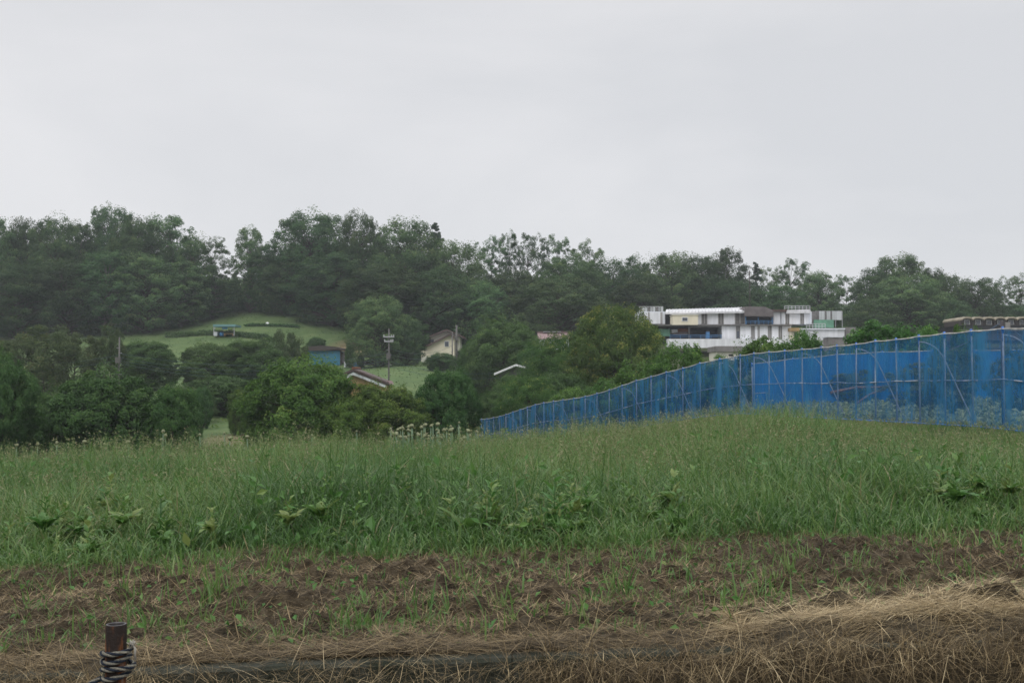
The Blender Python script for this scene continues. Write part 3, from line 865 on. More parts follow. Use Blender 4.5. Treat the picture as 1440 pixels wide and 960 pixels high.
def fence(name, label, pts2, step, Hf, arch_every, netmat, group=None, arch_first=1, inward=(1, .1), posts_r=.019, bottom=True, seed=1, midf=.5, skip=0):
    r = random.Random(seed)
    ps = resample([(a, b, 0) for a, b in pts2], step)
    for p in ps: p.z = hz(p.x, p.y) + .02
    org = ps[0].copy()
    root = thing(name, label, 'fence', org, 0, group)
    loc = [p - org for p in ps]
    tops = [p + Vector((r.uniform(-.02, .02), r.uniform(-.02, .02), Hf + r.uniform(-.015, .015))) for p in loc]
    inn = Vector((inward[0], inward[1], 0)).normalized()
    sag = []
    for i, (p, t) in enumerate(zip(loc, tops)):
        if i < skip: continue
        po = MB().tube([p - Vector((0, 0, .2)), p.lerp(t, .5), t + Vector((0, 0, .05))], posts_r, 7).build('post', M['pipe'], root)
        mb = MB()
        mb.tube([t - Vector((0, 0, .09)), t + Vector((0, 0, .045))], posts_r * 1.35, 7)
        mb.tube([t + Vector((-.02, -.03, -.05)), t + Vector((-.03, -.05, -.05 - r.uniform(.05, .22)))], .007, 4)
        mb.build('tie', M['bluerope'], po)
    off = -inn * (posts_r + .02)

    def sagpath(lst, s):
        out = []
        for a, b in zip(lst[:-1], lst[1:]): out += [a, a.lerp(b, .5) - Vector((0, 0, s))]
        return out + [lst[-1]]
    MB().tube([q + off * .2 for q in sagpath(tops, .012)], posts_r * .95, 6).build('top_rail', M['rail'], root)
    mids = [p.lerp(t, midf + r.uniform(-.012, .012)) for p, t in zip(loc, tops)]
    MB().tube([q + off * .5 for q in sagpath(mids, .008)], posts_r * .8, 6).build('middle_rail', M['pipe'], root)
    if bottom:
        MB().tube([q + Vector((0, 0, .03)) + off * 1.3 for q in loc], posts_r * .9, 6).build('bottom_rail', M['bluerope'], root)
    # netting with folds
    cols = []
    fine = []
    for i in range(len(loc) - 1):
        for k in range(10):
            f = k / 10
            fine.append((loc[i].lerp(loc[i + 1], f), tops[i].lerp(tops[i + 1], f) - Vector((0, 0, .05 * math.sin(PI * f) * r.uniform(.3, 1)))))
    fine.append((loc[-1], tops[-1]))
    nr = 12
    u = np.arange(len(fine)) * .13
    V = []
    for i, (a, b) in enumerate(fine):
        for j in range(nr + 1):
            g = j / nr
            p = a.lerp(b, g)
            w_ = .19 * (float(fbm(np.array([u[i] * 1.8 + .25 * g]), np.array([g * .7 + seed]), 3)[0]) - .5) + .07 * (float(vnoise(np.array([u[i] * 5]), np.array([g * 1.1 + 9]))[0]) - .5)
            amp = math.sin(PI * min(1, max(0, g))) * .7 + .3
            p = p + off * 1.3 + inn * w_ * amp
            V.append(tuple(p))
    ii = np.arange(len(fine) * (nr + 1)).reshape(len(fine), nr + 1)
    F = np.stack([ii[:-1, :-1].ravel(), ii[1:, :-1].ravel(), ii[1:, 1:].ravel(), ii[:-1, 1:].ravel()], -1)
    link('netting', np_mesh('netting', np.array(V), F, smooth=True), netmat, root)
    # hooped braces on the inside
    if arch_every:
        for i in range(arch_first, len(loc), arch_every):
            t = tops[i] - Vector((0, 0, .12)); path = []
            for k in range(13):
                a = k / 12
                if a < .5:
                    an = a / .5 * PI * .36
                    q = t + inn * (.62 * math.sin(an) / math.sin(PI * .36)) * 1.0 - Vector((0, 0, .42 * (1 - math.cos(an)) / (1 - math.cos(PI * .36))))
                else:
                    f = (a - .5) / .5
                    q = t + inn * (.62 + .72 * f) - Vector((0, 0, .42 + (Hf - .5) * f))
                path.append(q)
            MB().tube(path, .014, 6).build('arch_brace', M['pipe'], root)
    return root, org, loc, tops


right_pts = [(10.75, 14.5), (9.73, 21.4), (8.72, 30.5), (7.8, 37.0)]
left_pts = [(7.8, 37.0), (5.3, 46.0), (1.7, 58.0), (-2.4, 72.0)]
FR = fence('net_fence', 'tall blue net fence with grey pipe posts running along the grass towards the corner', right_pts, 1.2, 2.0, 3, M['net'], 'blue net fences round the orchard', 0, (1, .12), seed=3)
FL = fence('net_fence', 'blue net fence dropping downhill from the corner into the hollow', left_pts, 1.5, 2.0, 3, M['net'], 'blue net fences round the orchard', 1, (.93, .3), seed=5, skip=1)
a_ = P(1058, 511, 42); b_ = P(1312, 500, 36)
fence('net_fence', 'inner blue net screen seen through the fence below the white building', [(a_.x, 42), (b_.x, 36)], 2.0, 1.8, 0, M['net_back'], 'blue net fences round the orchard', 0, (0, 1), .02, seed=8, midf=.36)
a_ = P(1370, 497, 40); b_ = P(1500, 493, 38)
fence('net_fence', 'bright blue net screen seen through the fence below the vaulted building', [(a_.x, 40), (b_.x, 38)], 1.9, 1.9, 0, M['net_back'], 'blue net fences round the orchard', 0, (0, 1), .02, seed=9, midf=.4)
# tall end post with stay nets behind the fence
M['cord'] = mat('grey_blue_cord', (.10, .15, .22), .7, .2)
tp_ = P(1409, 451, 22.2)
rt = thing('stay_post', 'dark post with spread stay cords rising above the net', 'post', (tp_.x, 22.2, hz(tp_.x, 22.2)))
hh = tp_.z - hz(tp_.x, 22.2)
MB().tube([(0, 0, -.2), (0, 0, hh)], .035, 8).build('pole', mat('dark_post', (.05, .045, .05), .7, .3, noise=.3), rt)
for k, (dx, dy, dz) in enumerate([(-.95, .6, -.62), (-.75, .9, -.6), (-.5, 1.2, -.6), (.9, .4, -.45), (1.2, .8, -.5)]):
    MB().tube([(0, 0, hh - .02), (dx * .5, dy * .5, hh + dz * .62), (dx, dy, hh + dz)], .004, 4).build('stay_cord', M['cord'], rt)
MB().box(.05, .15, -.05, .05, hh - .17, hh - .03).build('label_plate', mat('dull_plate', (.25, .24, .23), .7), rt)
# fallen branches and cut poles lying inside the net
M['deadwood'] = mat('dead_wood', (.16, .10, .075), .85, .1, noise=.4, nscale=10)
for (x0, y0, d0, x1, y1, d1, rad, lb) in [(1168, 552, 33, 1258, 543, 33.5, .05, 'reddish fallen branch propped across the ground inside the net'),
                                          (1205, 567, 32, 1250, 545, 33, .035, 'thin dead branch leaning under the reddish fallen branch')]:
    A = P(x0, y0, d0); B = P(x1, y1, d1)
    B0 = B - A
    A.z = max(A.z, hz(A.x, A.y) + .03)
    o = MB().tube([(0, 0, 0), B0 * .4 + Vector((0, 0, .08)), B0 * .75 + Vector((0, .1, .02)), B0], [rad, rad * .9, rad * .7, rad * .3], 6).build('fallen_branch', M['deadwood'], None, label=lb, category='branch', group='dead branches inside the net')
    o.location = A

# ------------------------------------------------------------------ buildings
M['wpanel'] = mat('white_wall_panel', (.70, .71, .74), .5, .3, noise=.16, nscale=1.1, stretch=(1.6, 1, .22))
M['wgrey'] = mat('light_grey_wall', (.62, .64, .68), .6, .3, noise=.12, nscale=1.2)
M['metalroof'] = mat('pale_metal_roof', (.62, .62, .64), .4, .5, metal=.2, noise=.2, nscale=2.5, stretch=(1, .3, 1))
M['louvre'] = mat('dark_louvre', (.16, .155, .15), .7, .2, noise=.3, nscale=3)
M['slat'] = mat('grey_louvre_slat', (.34, .33, .32), .6, .2)
M['darkin'] = mat('dark_interior', (.035, .038, .042), .8, .2, noise=.3, nscale=1)  # near-black puts the shade of recesses into the colour; also plain dark parts
M['awning'] = mat('brown_grey_corrugated', (.17, .15, .15), .7, .2, noise=.2, nscale=1.5)
M['cream'] = mat('cream_render', (.72, .66, .52), .7, .2, noise=.10, nscale=.8, stretch=(1, 1, .35))
M['cream_lt'] = mat('pale_cream_render', (.66, .64, .56), .7, .2, noise=.08, nscale=1)
M['glass'] = mat('grey_window_glass', (.06, .07, .09), .12, .6)
M['green'] = mat('faded_green_panel', (.10, .24, .16), .6, .3, noise=.25, nscale=1.5)
M['bluept'] = mat('blue_painted_steel', (.05, .15, .30), .5, .4, noise=.3, nscale=2)
M['bluebox'] = mat('bright_blue_plastic', (.10, .30, .62), .5, .4)
M['rust'] = mat('rusty_iron', (.17, .075, .045), .85, .2, noise=.5, nscale=2)
M['steel'] = mat('scaffold_steel', (.42, .43, .44), .5, .5, metal=.3)
M['concrete'] = mat('grey_concrete', (.20, .19, .185), .85, .2, noise=.3, nscale=.8)
M['polyc'] = mat('translucent_corrugated', (.45, .47, .48), .5, .4, noise=.4, nscale=.7, stretch=(3, 1, .15))
M['tan'] = mat('tan_timber_wall', (.36, .25, .12), .75, .2, noise=.25, nscale=1.2, stretch=(1, 1, .2))
M['rooftile'] = mat('brown_red_roof', (.085, .055, .047), .6, .35, noise=.3, nscale=1.5)
M['rooftile_lt'] = mat('faded_red_roof', (.30, .20, .20), .5, .4, noise=.25, nscale=1.5)
M['trim'] = mat('white_painted_trim', (.72, .72, .74), .5, .3)
M['darktrim'] = mat('dark_timber_trim', (.06, .05, .045), .7, .2)


class PB:
    """building frame: front plane at distance D, pixel boxes become metres"""
    def __init__(s, name, label, px0, pyb, D, cat, group=None, base=None):
        s.px0, s.pyb, s.D = px0, pyb, D
        s.o = P(px0, pyb, D)
        s.root = thing(name, label, cat, s.o, 0, group)

    def lx(s, px, y=0): return (px - 720) * (s.D + y) / FPX - s.o.x
    def lz(s, py, y=0): return P(720, py, s.D + y).z - s.o.z

    def box(s, mb, x0, y0, x1, y1, f, b, m=0):
        return mb.box(s.lx(x0, f), s.lx(x1, f), f, b, s.lz(y1, f), s.lz(y0, f), m)

    def part(s, nm, x0, y0, x1, y1, f, b, m, parent=None):
        mb = MB(); s.box(mb, x0, y0, x1, y1, f, b)
        return mb.build(nm, m, parent or s.root)

    def louv(s, x0, y0, x1, y1, f):
        mb = MB(); s.box(mb, x0, y0, x1, y1, f, f + .3, 0)
        a, b = s.lx(x0, f), s.lx(x1, f); n = max(2, int((b - a) / .55))
        for i in range(n + 1):
            c = a + (b - a) * i / n
            mb.box(c - .06, c + .06, f - .07, f - .01, s.lz(y1, f) + .03, s.lz(y0, f) - .03, 1)
        return mb.build('louvre', [M['louvre'], M['slat']], s.root)

    def rail(s, x0, y0, x1, y1, f, mt, nm='railing', n=None):
        mb = MB(); a, b = s.lx(x0, f), s.lx(x1, f); z0, z1 = s.lz(y1, f), s.lz(y0, f)
        n = n or max(2, int((b - a) / 1.3))
        for i in range(n + 1):
            c = a + (b - a) * i / n
            mb.box(c - .035, c + .035, f - .035, f + .035, z0, z1)
        mb.box(a, b, f - .045, f - .037, z1 - .05, z1 + .03); mb.box(a, b, f - .045, f - .037, (z0 + z1) / 2 - .03, (z0 + z1) / 2 + .03)
        return mb.build(nm, mt, s.root)


def Z(x, y): return 860 + x / 4., 400 + y / 4.


W = PB('white_building', 'long two storey white building with dark louvre strips and pale metal roofs above the orchard', 1040, 497, 150, 'building')


def zp(nm, x0, y0, x1, y1, f, b, m):
    a = Z(x0, y0); c = Z(x1, y1); return W.part(nm, a[0], a[1], c[0], c[1], f, b, m)


def zl(x0, y0, x1, y1, f):
    a = Z(x0, y0); c = Z(x1, y1); return W.louv(a[0], a[1], c[0], c[1], f)


# lower storey
zp('lower_wall', 620, 229, 1012, 312, .3, 9, M['wgrey'])
for x0, x1 in ((622, 700), (725, 785), (808, 822), (836, 880), (903, 940), (962, 1010)):
    zp('wall_panel', x0, 233, x1, 308, .0, .29, M['wpanel'])
for x0, x1 in ((701, 724), (786, 807), (823, 835), (881, 902), (941, 961)):
    zl(x0, 234, x1, 306, .12)
w_ = zp('window', 704, 262, 722, 300, .02, .1, M['glass'])
zp('floor_slab', 262, 224, 1016, 231, -.5, 8, M['louvre'])
zp('garage_recess', 437, 232, 619, 306, 3.0, 9, M['darkin'])  # solid block, its dark colour stands in for shade inside the open garage
zp('recess_ceiling_beam', 434, 231.5, 620, 240, .2, 2.9, M['louvre'])
zp('recess_post', 434, 240, 441, 306, .2, .5, M['louvre'])
zp('storage_bay', 326, 232, 433, 306, 3.2, 9, M['darkin'])
W.rail(*Z(330, 284), *Z(618, 304), -.3, M['bluept'], 'blue_railing')
zp('terrace_wall', 318, 305, 738, 356, -2.2, -.6, M['wpanel'])
zp('terrace_step', 738, 309, 1012, 352, -1.4, .2, M['wpanel'])
# upper storey
zp('upper_wall', 446, 152, 756, 223.5, 1.8, 8, M['wgrey'])
for x0, x1 in ((447, 506), (541, 600), (634, 694)):
    zp('wall_panel', x0, 155, x1, 223, 1.5, 1.78, M['wpanel'])
for x0, x1 in ((508, 539), (602, 632), (696, 752)):
    zl(x0, 155, x1, 222, 1.62)
zp('upper_recess', 304, 156, 446, 223.5, 4.2, 8, M['darkin'])  # shade behind the cabin painted as a dark block
mb = MB()
a = [Z(303, 156), Z(303, 139), Z(752, 126), Z(756, 149)]
for y0, y1 in ((.9, 1.3),): pass
n0 = len(mb.v)
for (px, py), f in ((Z(303, 157), .9), (Z(756, 150), .9), (Z(752, 128), 6.0), (Z(310, 140), 6.0)):
    mb.v.append((W.lx(px, f), f, W.lz(py, f)))
for i in range(4): mb.v.append((mb.v[n0 + i][0], mb.v[n0 + i][1], mb.v[n0 + i][2] - .25))
for q in ((0, 1, 2, 3), (7, 6, 5, 4), (4, 5, 1, 0), (5, 6, 2, 1), (6, 7, 3, 2), (7, 4, 0, 3)):
    mb.f.append(tuple(n0 + i for i in q)); mb.m.append(0); mb.s.append(False)
# standing seams
for i in range(1, 24):
    f_ = i / 24
    p0 = Vector(mb.v[n0]).lerp(Vector(mb.v[n0 + 1]), f_); p1 = Vector(mb.v[n0 + 3]).lerp(Vector(mb.v[n0 + 2]), f_)
    mb.tube([p0 + Vector((0, 0, .04)), p1 + Vector((0, 0, .04))], .05, 4)
mb.build('metal_roof', M['metalroof'], W.root)
# left wing
zp('wing_wall', 156, 152, 302, 222, 1.8, 7, M['wgrey'])
for x0, x1 in ((158, 206), (216, 276)): zp('wall_panel', x0, 156, x1, 221, 1.5, 1.78, M['wpanel'])
zl(277, 156, 287, 221, 1.62); zl(207, 156, 215, 221, 1.62)
zp('wall_panel', 288, 160, 302, 222, 1.5, 1.78, M['wgrey'])
mb = MB()
for i in range(9):
    x0 = 160 + i * 15
    a = Z(x0, 133 - i * 1.2); c = Z(x0 + 12, 151); W.box(mb, a[0], a[1], c[0], c[1], 1.9, 2.0, 0 if i % 3 else 1)
mb.build('roof_screen', [M['polyc'], M['louvre']], W.root)
W.rail(*Z(158, 124), *Z(288, 152), 2.1, M['steel'], 'screen_frame', 8)
# awning and balcony bay
mb = MB(); a = Z(752, 124); prof = []
for x, y in ((752, 178), (752, 124), (868, 125), (912, 146), (912, 182)):
    q = Z(x, y); prof.append((W.lx(q[0], .6), W.lz(q[1], .6)))
mb.prism(prof, .6, 5, 0)
q0, q1 = prof[0][0], prof[-1][0]
for i in range(26):
    c = q0 + (q1 - q0) * (i + .5) / 26
    mb.box(c - .09, c + .09, .53, .598, prof[0][1], prof[1][1] - .3 - max(0, (c - prof[2][0])) * .5, 0)
mb.build('awning', M['awning'], W.root)
zp('balcony_recess', 757, 182, 910, 224, 3.5, 8, M['darkin'])  # dark block in place of the shade under the awning
W.rail(*Z(760, 204), *Z(908, 223), .7, M['bluept'], 'blue_railing', 6)
for x in (757, 828, 906):
    a = Z(x - 2, 178); c = Z(x + 2, 223); W.part('balcony_post', a[0], a[1], c[0], c[1], .75, .95, M['bluept'])
# right part upper
zp('upper_wall', 911, 152, 1128, 223.5, 1.8, 8, M['wgrey'])
for x0, x1 in ((913, 951), (957, 979), (1003, 1062), (1086, 1110)): zp('wall_panel', x0, 154, x1, 223, 1.5, 1.78, M['wpanel'])
for x0, x1 in ((981, 1001), (1064, 1084)): zl(x0, 162, x1, 222, 1.62)
zp('door', 961, 172, 973, 222, 1.42, 1.49, M['wgrey'])
zp('brown_roof', 908, 140, 992, 153, 1.0, 6, M['rooftile'])
mb = MB(); prof = []
for x, y in ((986, 163), (990, 143), (1120, 139), (1127, 160)):
    q = Z(x, y); prof.append((W.lx(q[0], .9), W.lz(q[1], .9)))
mb.prism(prof, .9, 6); mb.build('metal_roof', M['metalroof'], W.root)
W.rail(*Z(976, 120), *Z(1119, 141), 3, M['steel'], 'scaffold_rail', 7)
zp('dark_bay', 1112, 150, 1152, 224, 2.4, 6, M['louvre'])
mb = MB()
for i in range(14):
    x0 = 1150 + i * 10.6
    a = Z(x0, 150); c = Z(x0 + 9.6, 199); W.box(mb, a[0], a[1], c[0], c[1], 3.0, 3.1, 1 if i in (0, 1, 5, 8) else 0)
mb.build('corrugated_screen', [M['polyc'], M['louvre']], W.root)
W.rail(*Z(1148, 150), *Z(1300, 240), 3.2, M['steel'], 'screen_frame', 4)
zp('green_panel', 1140, 198, 1252, 242, 2.0, 2.2, M['green'])
zp('green_panel', 264, 250, 330, 290, .5, .7, M['green'])

A = PB('annexe_building', 'low white annexe with a steel rail on its roof beside the long white building', 1157, 490, 148, 'building')
p_ = lambda nm, x0, y0, x1, y1, f, b, m: A.part(nm, *Z(x0, y0), *Z(x1, y1), f, b, m)
p_('wall', 1068, 252, 1312, 352, 0, 7, M['wpanel'])
p_('flat_roof', 1064, 246, 1316, 253, -.3, 7.2, M['wgrey'])
p_('door', 1092, 262, 1114, 306, -.12, -.01, M['wgrey'])
p_('side_wall', 1015, 264, 1067, 312, .6, 5, M['cream'])
p_('side_opening', 1030, 268, 1050, 306, .45, .59, M['darkin'])
p_('brown_roof', 1012, 243, 1070, 262, .2, 5.5, M['tan'])
A.rail(*Z(1098, 220), *Z(1204, 247), .3, M['steel'], 'roof_rail', 6)
p_('grey_wing', 1318, 240, 1376, 330, .5, 5, M['concrete'])
mb = MB(); A.box(mb, *Z(1110, 312), *Z(1212, 332), -1.2, -1.1)
fence_p = mb.build('low_fence', M['polyc'], None, label='low translucent fence in front of the white annexe', category='fence')
fence_p.location = A.o
Bk = PB('concrete_shed', 'small grey block shed standing before the white annexe corner', 1176, 491, 144, 'shed')
Bk.part('wall', *Z(1222, 296), *Z(1312, 372), 0, 2.5, M['concrete'])
Bk.part('roof', *Z(1219, 291), *Z(1315, 297), -.15, 2.7, M['wgrey'])
Bk.part('door', *Z(1240, 312), *Z(1258, 362), -.06, -.01, M['awning'])

Cb = PB('site_cabin', 'cream site cabin with a small grey window standing on the white building terrace', 964, 456, 148.6, 'cabin')
Cb.part('body', *Z(346, 172), *Z(488, 226), 0, 2.6, M['cream'])
Cb.part('roof_edge', *Z(343, 168), *Z(491, 172.5), -.1, 2.7, M['cream_lt'])
f_ = Cb.part('window', *Z(397, 183), *Z(431, 207), -.06, -.01, M['trim'])
Cb.part('pane', *Z(400, 186), *Z(428, 204), -.08, -.062, M['glass'], f_)
Bx = thing('storage_locker', 'bright blue locker standing in the dark garage bay of the white building', 'locker', P(*Z(542, 303), 150.6))
s_ = 150.6 / FPX / 4
MB().box(-10 * s_, 10 * s_, 0, .7, 0, 38 * s_).build('body', M['bluebox'], Bx)
MB().box(-8.5 * s_, 8.5 * s_, -.04, -.004, 2 * s_, 36 * s_).build('door', M['bluebox'], Bx)
for x0, y0, x1, y1, mt, lb, nm in [(372, 247, 432, 266, 'rust', 'rusty red skip among the stored materials under the cream cabin', 'storage_skip'),
                                   (338, 252, 372, 272, 'steel', 'grey pallet box beside the rusty red skip', 'pallet_box'),
                                   (345, 268, 430, 284, 'awning', 'dark tarpaulin covered stack below the rusty red skip', 'covered_stack')]:
    a = Z(x0, y0); c = Z(x1, y1)
    o = P((a[0] + c[0]) / 2, c[1], 151)
    wd = (c[0] - a[0]) * 151 / FPX / 2; ht = (c[1] - a[1]) * 151 / FPX
    mb = MB().prism([(-wd * .92, 0), (wd * .92, 0), (wd, ht * .7), (wd * .8, ht), (-wd * .8, ht), (-wd, ht * .7)], 0, 1.4)
    oo = mb.build(nm, M[mt], None, label=lb, category=nm.replace('_', ' ')); oo.location = o

H1 = PB('concrete_hut', 'squat hut with dark concrete upper band and cream wall peeping over the shrubs', 1025, 503, 120, 'hut')
H1.part('wall', *Z(592, 376), *Z(736, 425), .3, 5, M['cream_lt'])
H1.part('upper_band', *Z(588, 346), *Z(738, 377), 0, 5.3, M['concrete'])
H1.part('vent', *Z(660, 392), *Z(684, 402), .22, .29, M['darkin'])

# mast behind the white building
mp_ = P(1054, 380, 164); g = hz(mp_.x, 164)
rt = thing('mast', 'thin lattice mast rising behind the pale roof of the white building', 'mast', (mp_.x, 164, g))
hh = mp_.z - g
mb = MB()
for k in range(3):
    a = 2 * PI * k / 3
    mb.tube([(.30 * math.cos(a), .30 * math.sin(a), 0), (.05 * math.cos(a), .05 * math.sin(a), hh)], .022, 4)
for i in range(12):
    z = hh * i / 12; rr = .30 - .25 * i / 12
    for k in range(3):
        a = 2 * PI * k / 3; b = a + 2 * PI / 3
        mb.tube([(rr * math.cos(a), rr * math.sin(a), z), ((rr - .03) * math.cos(b), (rr - .03) * math.sin(b), z + hh / 12)], .012, 3)
mb.build('lattice', M['darktrim'], rt)
MB().tube([(-.6, 0, hh - .3), (.6, 0, hh - .3)], .03, 4).build('antenna', M['steel'], rt)

# vaulted building on the right
M['vault'] = mat('weathered_vault_sheet', (.30, .265, .20), .7, .2, noise=.3, nscale=1)
Vb = PB('vaulted_building', 'dark building with a row of small cream edged vaulted dormers above the net', 1410, 474, 155, 'building')
Vb.part('wall', 1356, 457, 1492, 464.5, .6, 9, M['darkin'])
Vb.part('lower_wall', 1352, 464, 1492, 478, 0, 9, mat('dark_timber_wall', (.055, .05, .045), .8, .2, noise=.3, nscale=1))
Vb.part('ledge', 1350, 463.2, 1492, 465, -.35, .6, M['louvre'])
for i in range(9):
    x0 = 1353 + i * 15.6; mb = MB(); prof = []; prof2 = []
    for k in range(9):
        a = PI * k / 8
        cx = Vb.lx(x0 + 7.8); R_ = 7.5 * 155 / FPX
        prof.append((cx - R_ * math.cos(a), Vb.lz(450.5) + .62 * R_ * math.sin(a) + .1))
        prof2.append((cx - (R_ - .02) * math.cos(a), Vb.lz(450.5) + (.62 * R_ - .17) * math.sin(a) + .0))
    mb.prism(prof + prof2[::-1], -.2, 7)
    v = mb.build('vault', M['vault'], Vb.root)
    MB().prism(prof2 + [(prof2[-1][0], Vb.lz(457)), (prof2[0][0], Vb.lz(457))][::1], .5, 6.5).build('dormer_wall', M['darktrim'], v)
    w_ = Vb.part('window', x0 + 4, 449.6, x0 + 11.6, 456.4, .42, .49, M['polyc'], v)
    Vb.part('pane', x0 + 4.9, 450.4, x0 + 10.7, 455.8, .38, .41, M['glass'], v)

# cream house
hs = 150 / FPX
Hs = PB('cream_house', 'cream two tier gabled house with brown roofs at the foot of the wood', 616, 511.5, 150, 'house')
zq = lambda x, y: (480 + x / 7.2, 440 + y / 7.2)


def prof(pts, f): return [(Hs.lx(zq(x, y)[0], f), Hs.lz(zq(x, y)[1], f)) for x, y in pts]


MB().prism(prof([(808, 515), (808, 392), (860, 345), (1105, 225), (1152, 262), (1152, 515)], 0), 0, 7).build('wall', M['cream'], Hs.root)
MB().prism(prof([(905, 380), (905, 240), (1065, 180), (1150, 215), (1200, 245), (1200, 380)], 1.5), 1.5, 8).build('upper_wall', M['cream_lt'], Hs.root)


def slab(pts, f, b, th, nm, m):
    """roof slab following a gable polyline"""
    pr = prof(pts, f); n = len(pr)
    return MB().prism([(a, c) for a, c in pr] + [(a, c + th) for a, c in pr[::-1]], f, b).build(nm, m, Hs.root)


slab([(845, 352), (1105, 222), (1180, 282)], -.55, 7.4, .22, 'lower_roof', M['rooftile'])
slab([(868, 256), (1065, 178), (1250, 258)], .8, 8.5, .22, 'upper_roof', M['rooftile'])
slab([(868, 260), (1065, 184), (1250, 262)], .74, .79, .12, 'verge_board', M['darktrim'])
f_ = Hs.part('window', *zq(1044, 284), *zq(1090, 342), -.08, -.01, M['trim'])
Hs.part('pane', *zq(1048, 289), *zq(1086, 337), -.12, -.082, M['glass'], f_)
f_ = Hs.part('window', *zq(905, 424), *zq(1000, 505), -.08, -.01, mat('grey_green_frame', (.16, .20, .19), .6), )
Hs.part('pane', *zq(912, 430), *zq(995, 500), -.12, -.082, M['glass'], f_)
Hs.part('door', *zq(812, 440), *zq(868, 514), -.07, -.012, M['cream_lt'])
Hs.part('drainpipe', *zq(1146, 290), *zq(1152, 512), -.1, -.01, M['darktrim'])
Hs.part('upper_window', *zq(908, 268), *zq(936, 296), 1.42, 1.49, M['glass'])

# rusty lean-to shed with blue side posts
Rs = PB('rusty_shed', 'low rusty shed with pale blue end posts next to the cream house', 571, 511, 151, 'shed')
MB().prism([(Rs.lx(a), Rs.lz(b)) for a, b in ((561, 511), (561, 499), (582, 498), (582, 511))], .2, 3).build('wall', M['rust'], Rs.root)
Rs.part('roof', 558.5, 497.2, 585, 498.6, -.2, 3.2, M['awning'])
for x in (558.5, 581.5): Rs.part('post', x, 495.5, x + 2.4, 510.8, -.1, .15, mat('pale_blue_paint', (.18, .36, .44), .6, noise=.2))
Rs.part('shelf', 561.2, 504, 581.4, 505, .05, .19, M['darktrim'])
Gt = PB('gate', 'dark blue slatted gate between the rusty shed and the cream house', 588, 511.5, 150.5, 'gate')
mb = MB()
for i in range(6): Gt.box(mb, 584.8 + i * 1.2, 501, 585.6 + i * 1.2, 511, 0, .08)
mb.build('slat_panel', mat('navy_paint', (.025, .045, .09), .5), Gt.root)
Gt.part('gate_frame', 584.4, 500.2, 592, 501.1, -.02, .1, M['darktrim'])

# blue shed
Bs = PB('blue_shed', 'shed clad in bright blue sheeting under a dark bowed roof', 453, 513, 149, 'shed')
z2 = lambda x, y: (240 + x / 4., 400 + y / 4.)
Bs.part('wall', *z2(752, 372), *z2(952, 452), 0, 4.5, mat('blue_sheeting', (.03, .165, .265), .55, .3, noise=.2, nscale=.9, stretch=(1, 1, .25)))
mb = MB(); pr = [(Bs.lx(z2(x, y)[0]), Bs.lz(z2(x, y)[1])) for x, y in ((742, 372), (770, 352), (850, 343), (930, 350), (972, 360), (972, 370), (930, 366), (850, 372))]
mb.prism(pr, -.5, 5); mb.build('roof', M['darktrim'], Bs.root)
Bs.part('corner_post', *z2(953, 370), *z2(959, 452), -.05, .25, M['darktrim'])
Bs.part('side_timber', *z2(960, 380), *z2(972, 440), .6, 3.5, M['awning'])

# things on the lawn beside the blue shed
for x, y, wd, ht, dp, mt, nm, lb in [(489, 505, 1.0, .75, .9, M['wgrey'], 'water_tank', 'pale grey water tank beside the little clipped tree'),
                                     (498.5, 507, 1.2, .55, .8, M['bluebox'], 'storage_crate', 'blue crate between the clipped tree and the egg shaped shrub'),
                                     (512.5, 508, .5, .5, .5, M['trim'], 'water_drum', 'small white drum on the lawn past the egg shaped shrub'),
                                     (516, 504, 1.6, .7, 1.0, M['darkin'], 'covered_cart', 'dark covered cart behind the small white drum')]:
    p = P(x, y, 147); g = hz(p.x, 147)
    rt = thing(nm, lb, nm.split('_')[-1], (p.x, 147, g))
    MB().prism([(-wd / 2, 0), (wd / 2, 0), (wd / 2, ht * .85), (wd * .42, ht), (-wd * .42, ht), (-wd / 2, ht * .85)], 0, dp).build('body', mt, rt)
    MB().box(-wd * .46, wd * .46, -.04, -.006, ht * .72, ht * .8).build('rim', M['wgrey'], rt)

# roofed shelter on the meadow
Sh = PB('field_shelter', 'open field shelter with flat blue green roof on thin posts on the meadow', 315, 471.5, 160, 'shelter')
Sh.part('roof', *z2(236, 224), *z2(362, 237), -.8, 2.6, mat('teal_roof_sheet', (.13, .26, .27), .5, noise=.2, nscale=1))
for x, f in ((240, -.6), (355, -.6), (246, 2.3), (349, 2.3)):
    Sh.part('post', *z2(x - 1.5, 237.5), *z2(x + 1.5, 288), f, f + .12, M['steel'])
o = Sh.part('hanging_tarp', *z2(288, 238), *z2(318, 252), .4, .45, M['bluebox'])
for x0, y0, x1, y1, mt, nm, lb in [(270, 268, 292, 288, M['bluebox'], 'feed_drum', 'blue drum under the field shelter'),
                                   (244, 266, 262, 288, M['wgrey'], 'wooden_box', 'pale box under the field shelter roof'),
                                   (298, 274, 350, 288, M['tan'], 'work_bench', 'low timber bench under the field shelter')]:
    a = z2(x0, y0); c = z2(x1, y1); p = P((a[0] + c[0]) / 2, c[1], 160.4)
    wd = (c[0] - a[0]) * 160 / FPX / 2; ht = (c[1] - a[1]) * 160 / FPX
    rt = thing(nm, lb, nm.split('_')[-1], p)
    if nm == 'feed_drum': MB().tube([(0, .5, 0), (0, .5, ht * .5), (0, .5, ht)], [wd, wd * 1.05, wd], 12).build('body', mt, rt)
    elif nm == 'wooden_box':
        MB().box(-wd, wd, 0, 1, 0, ht).build('body', mt, rt)
    else:
        MB().box(-wd, wd, 0, .9, ht * .75, ht).build('top', mt, rt)
        for q in (-wd * .9, wd * .8): MB().box(q, q + .15, .1, .8, 0, ht * .745).build('leg', mt, rt)
p = P(376, 461.5, 168)
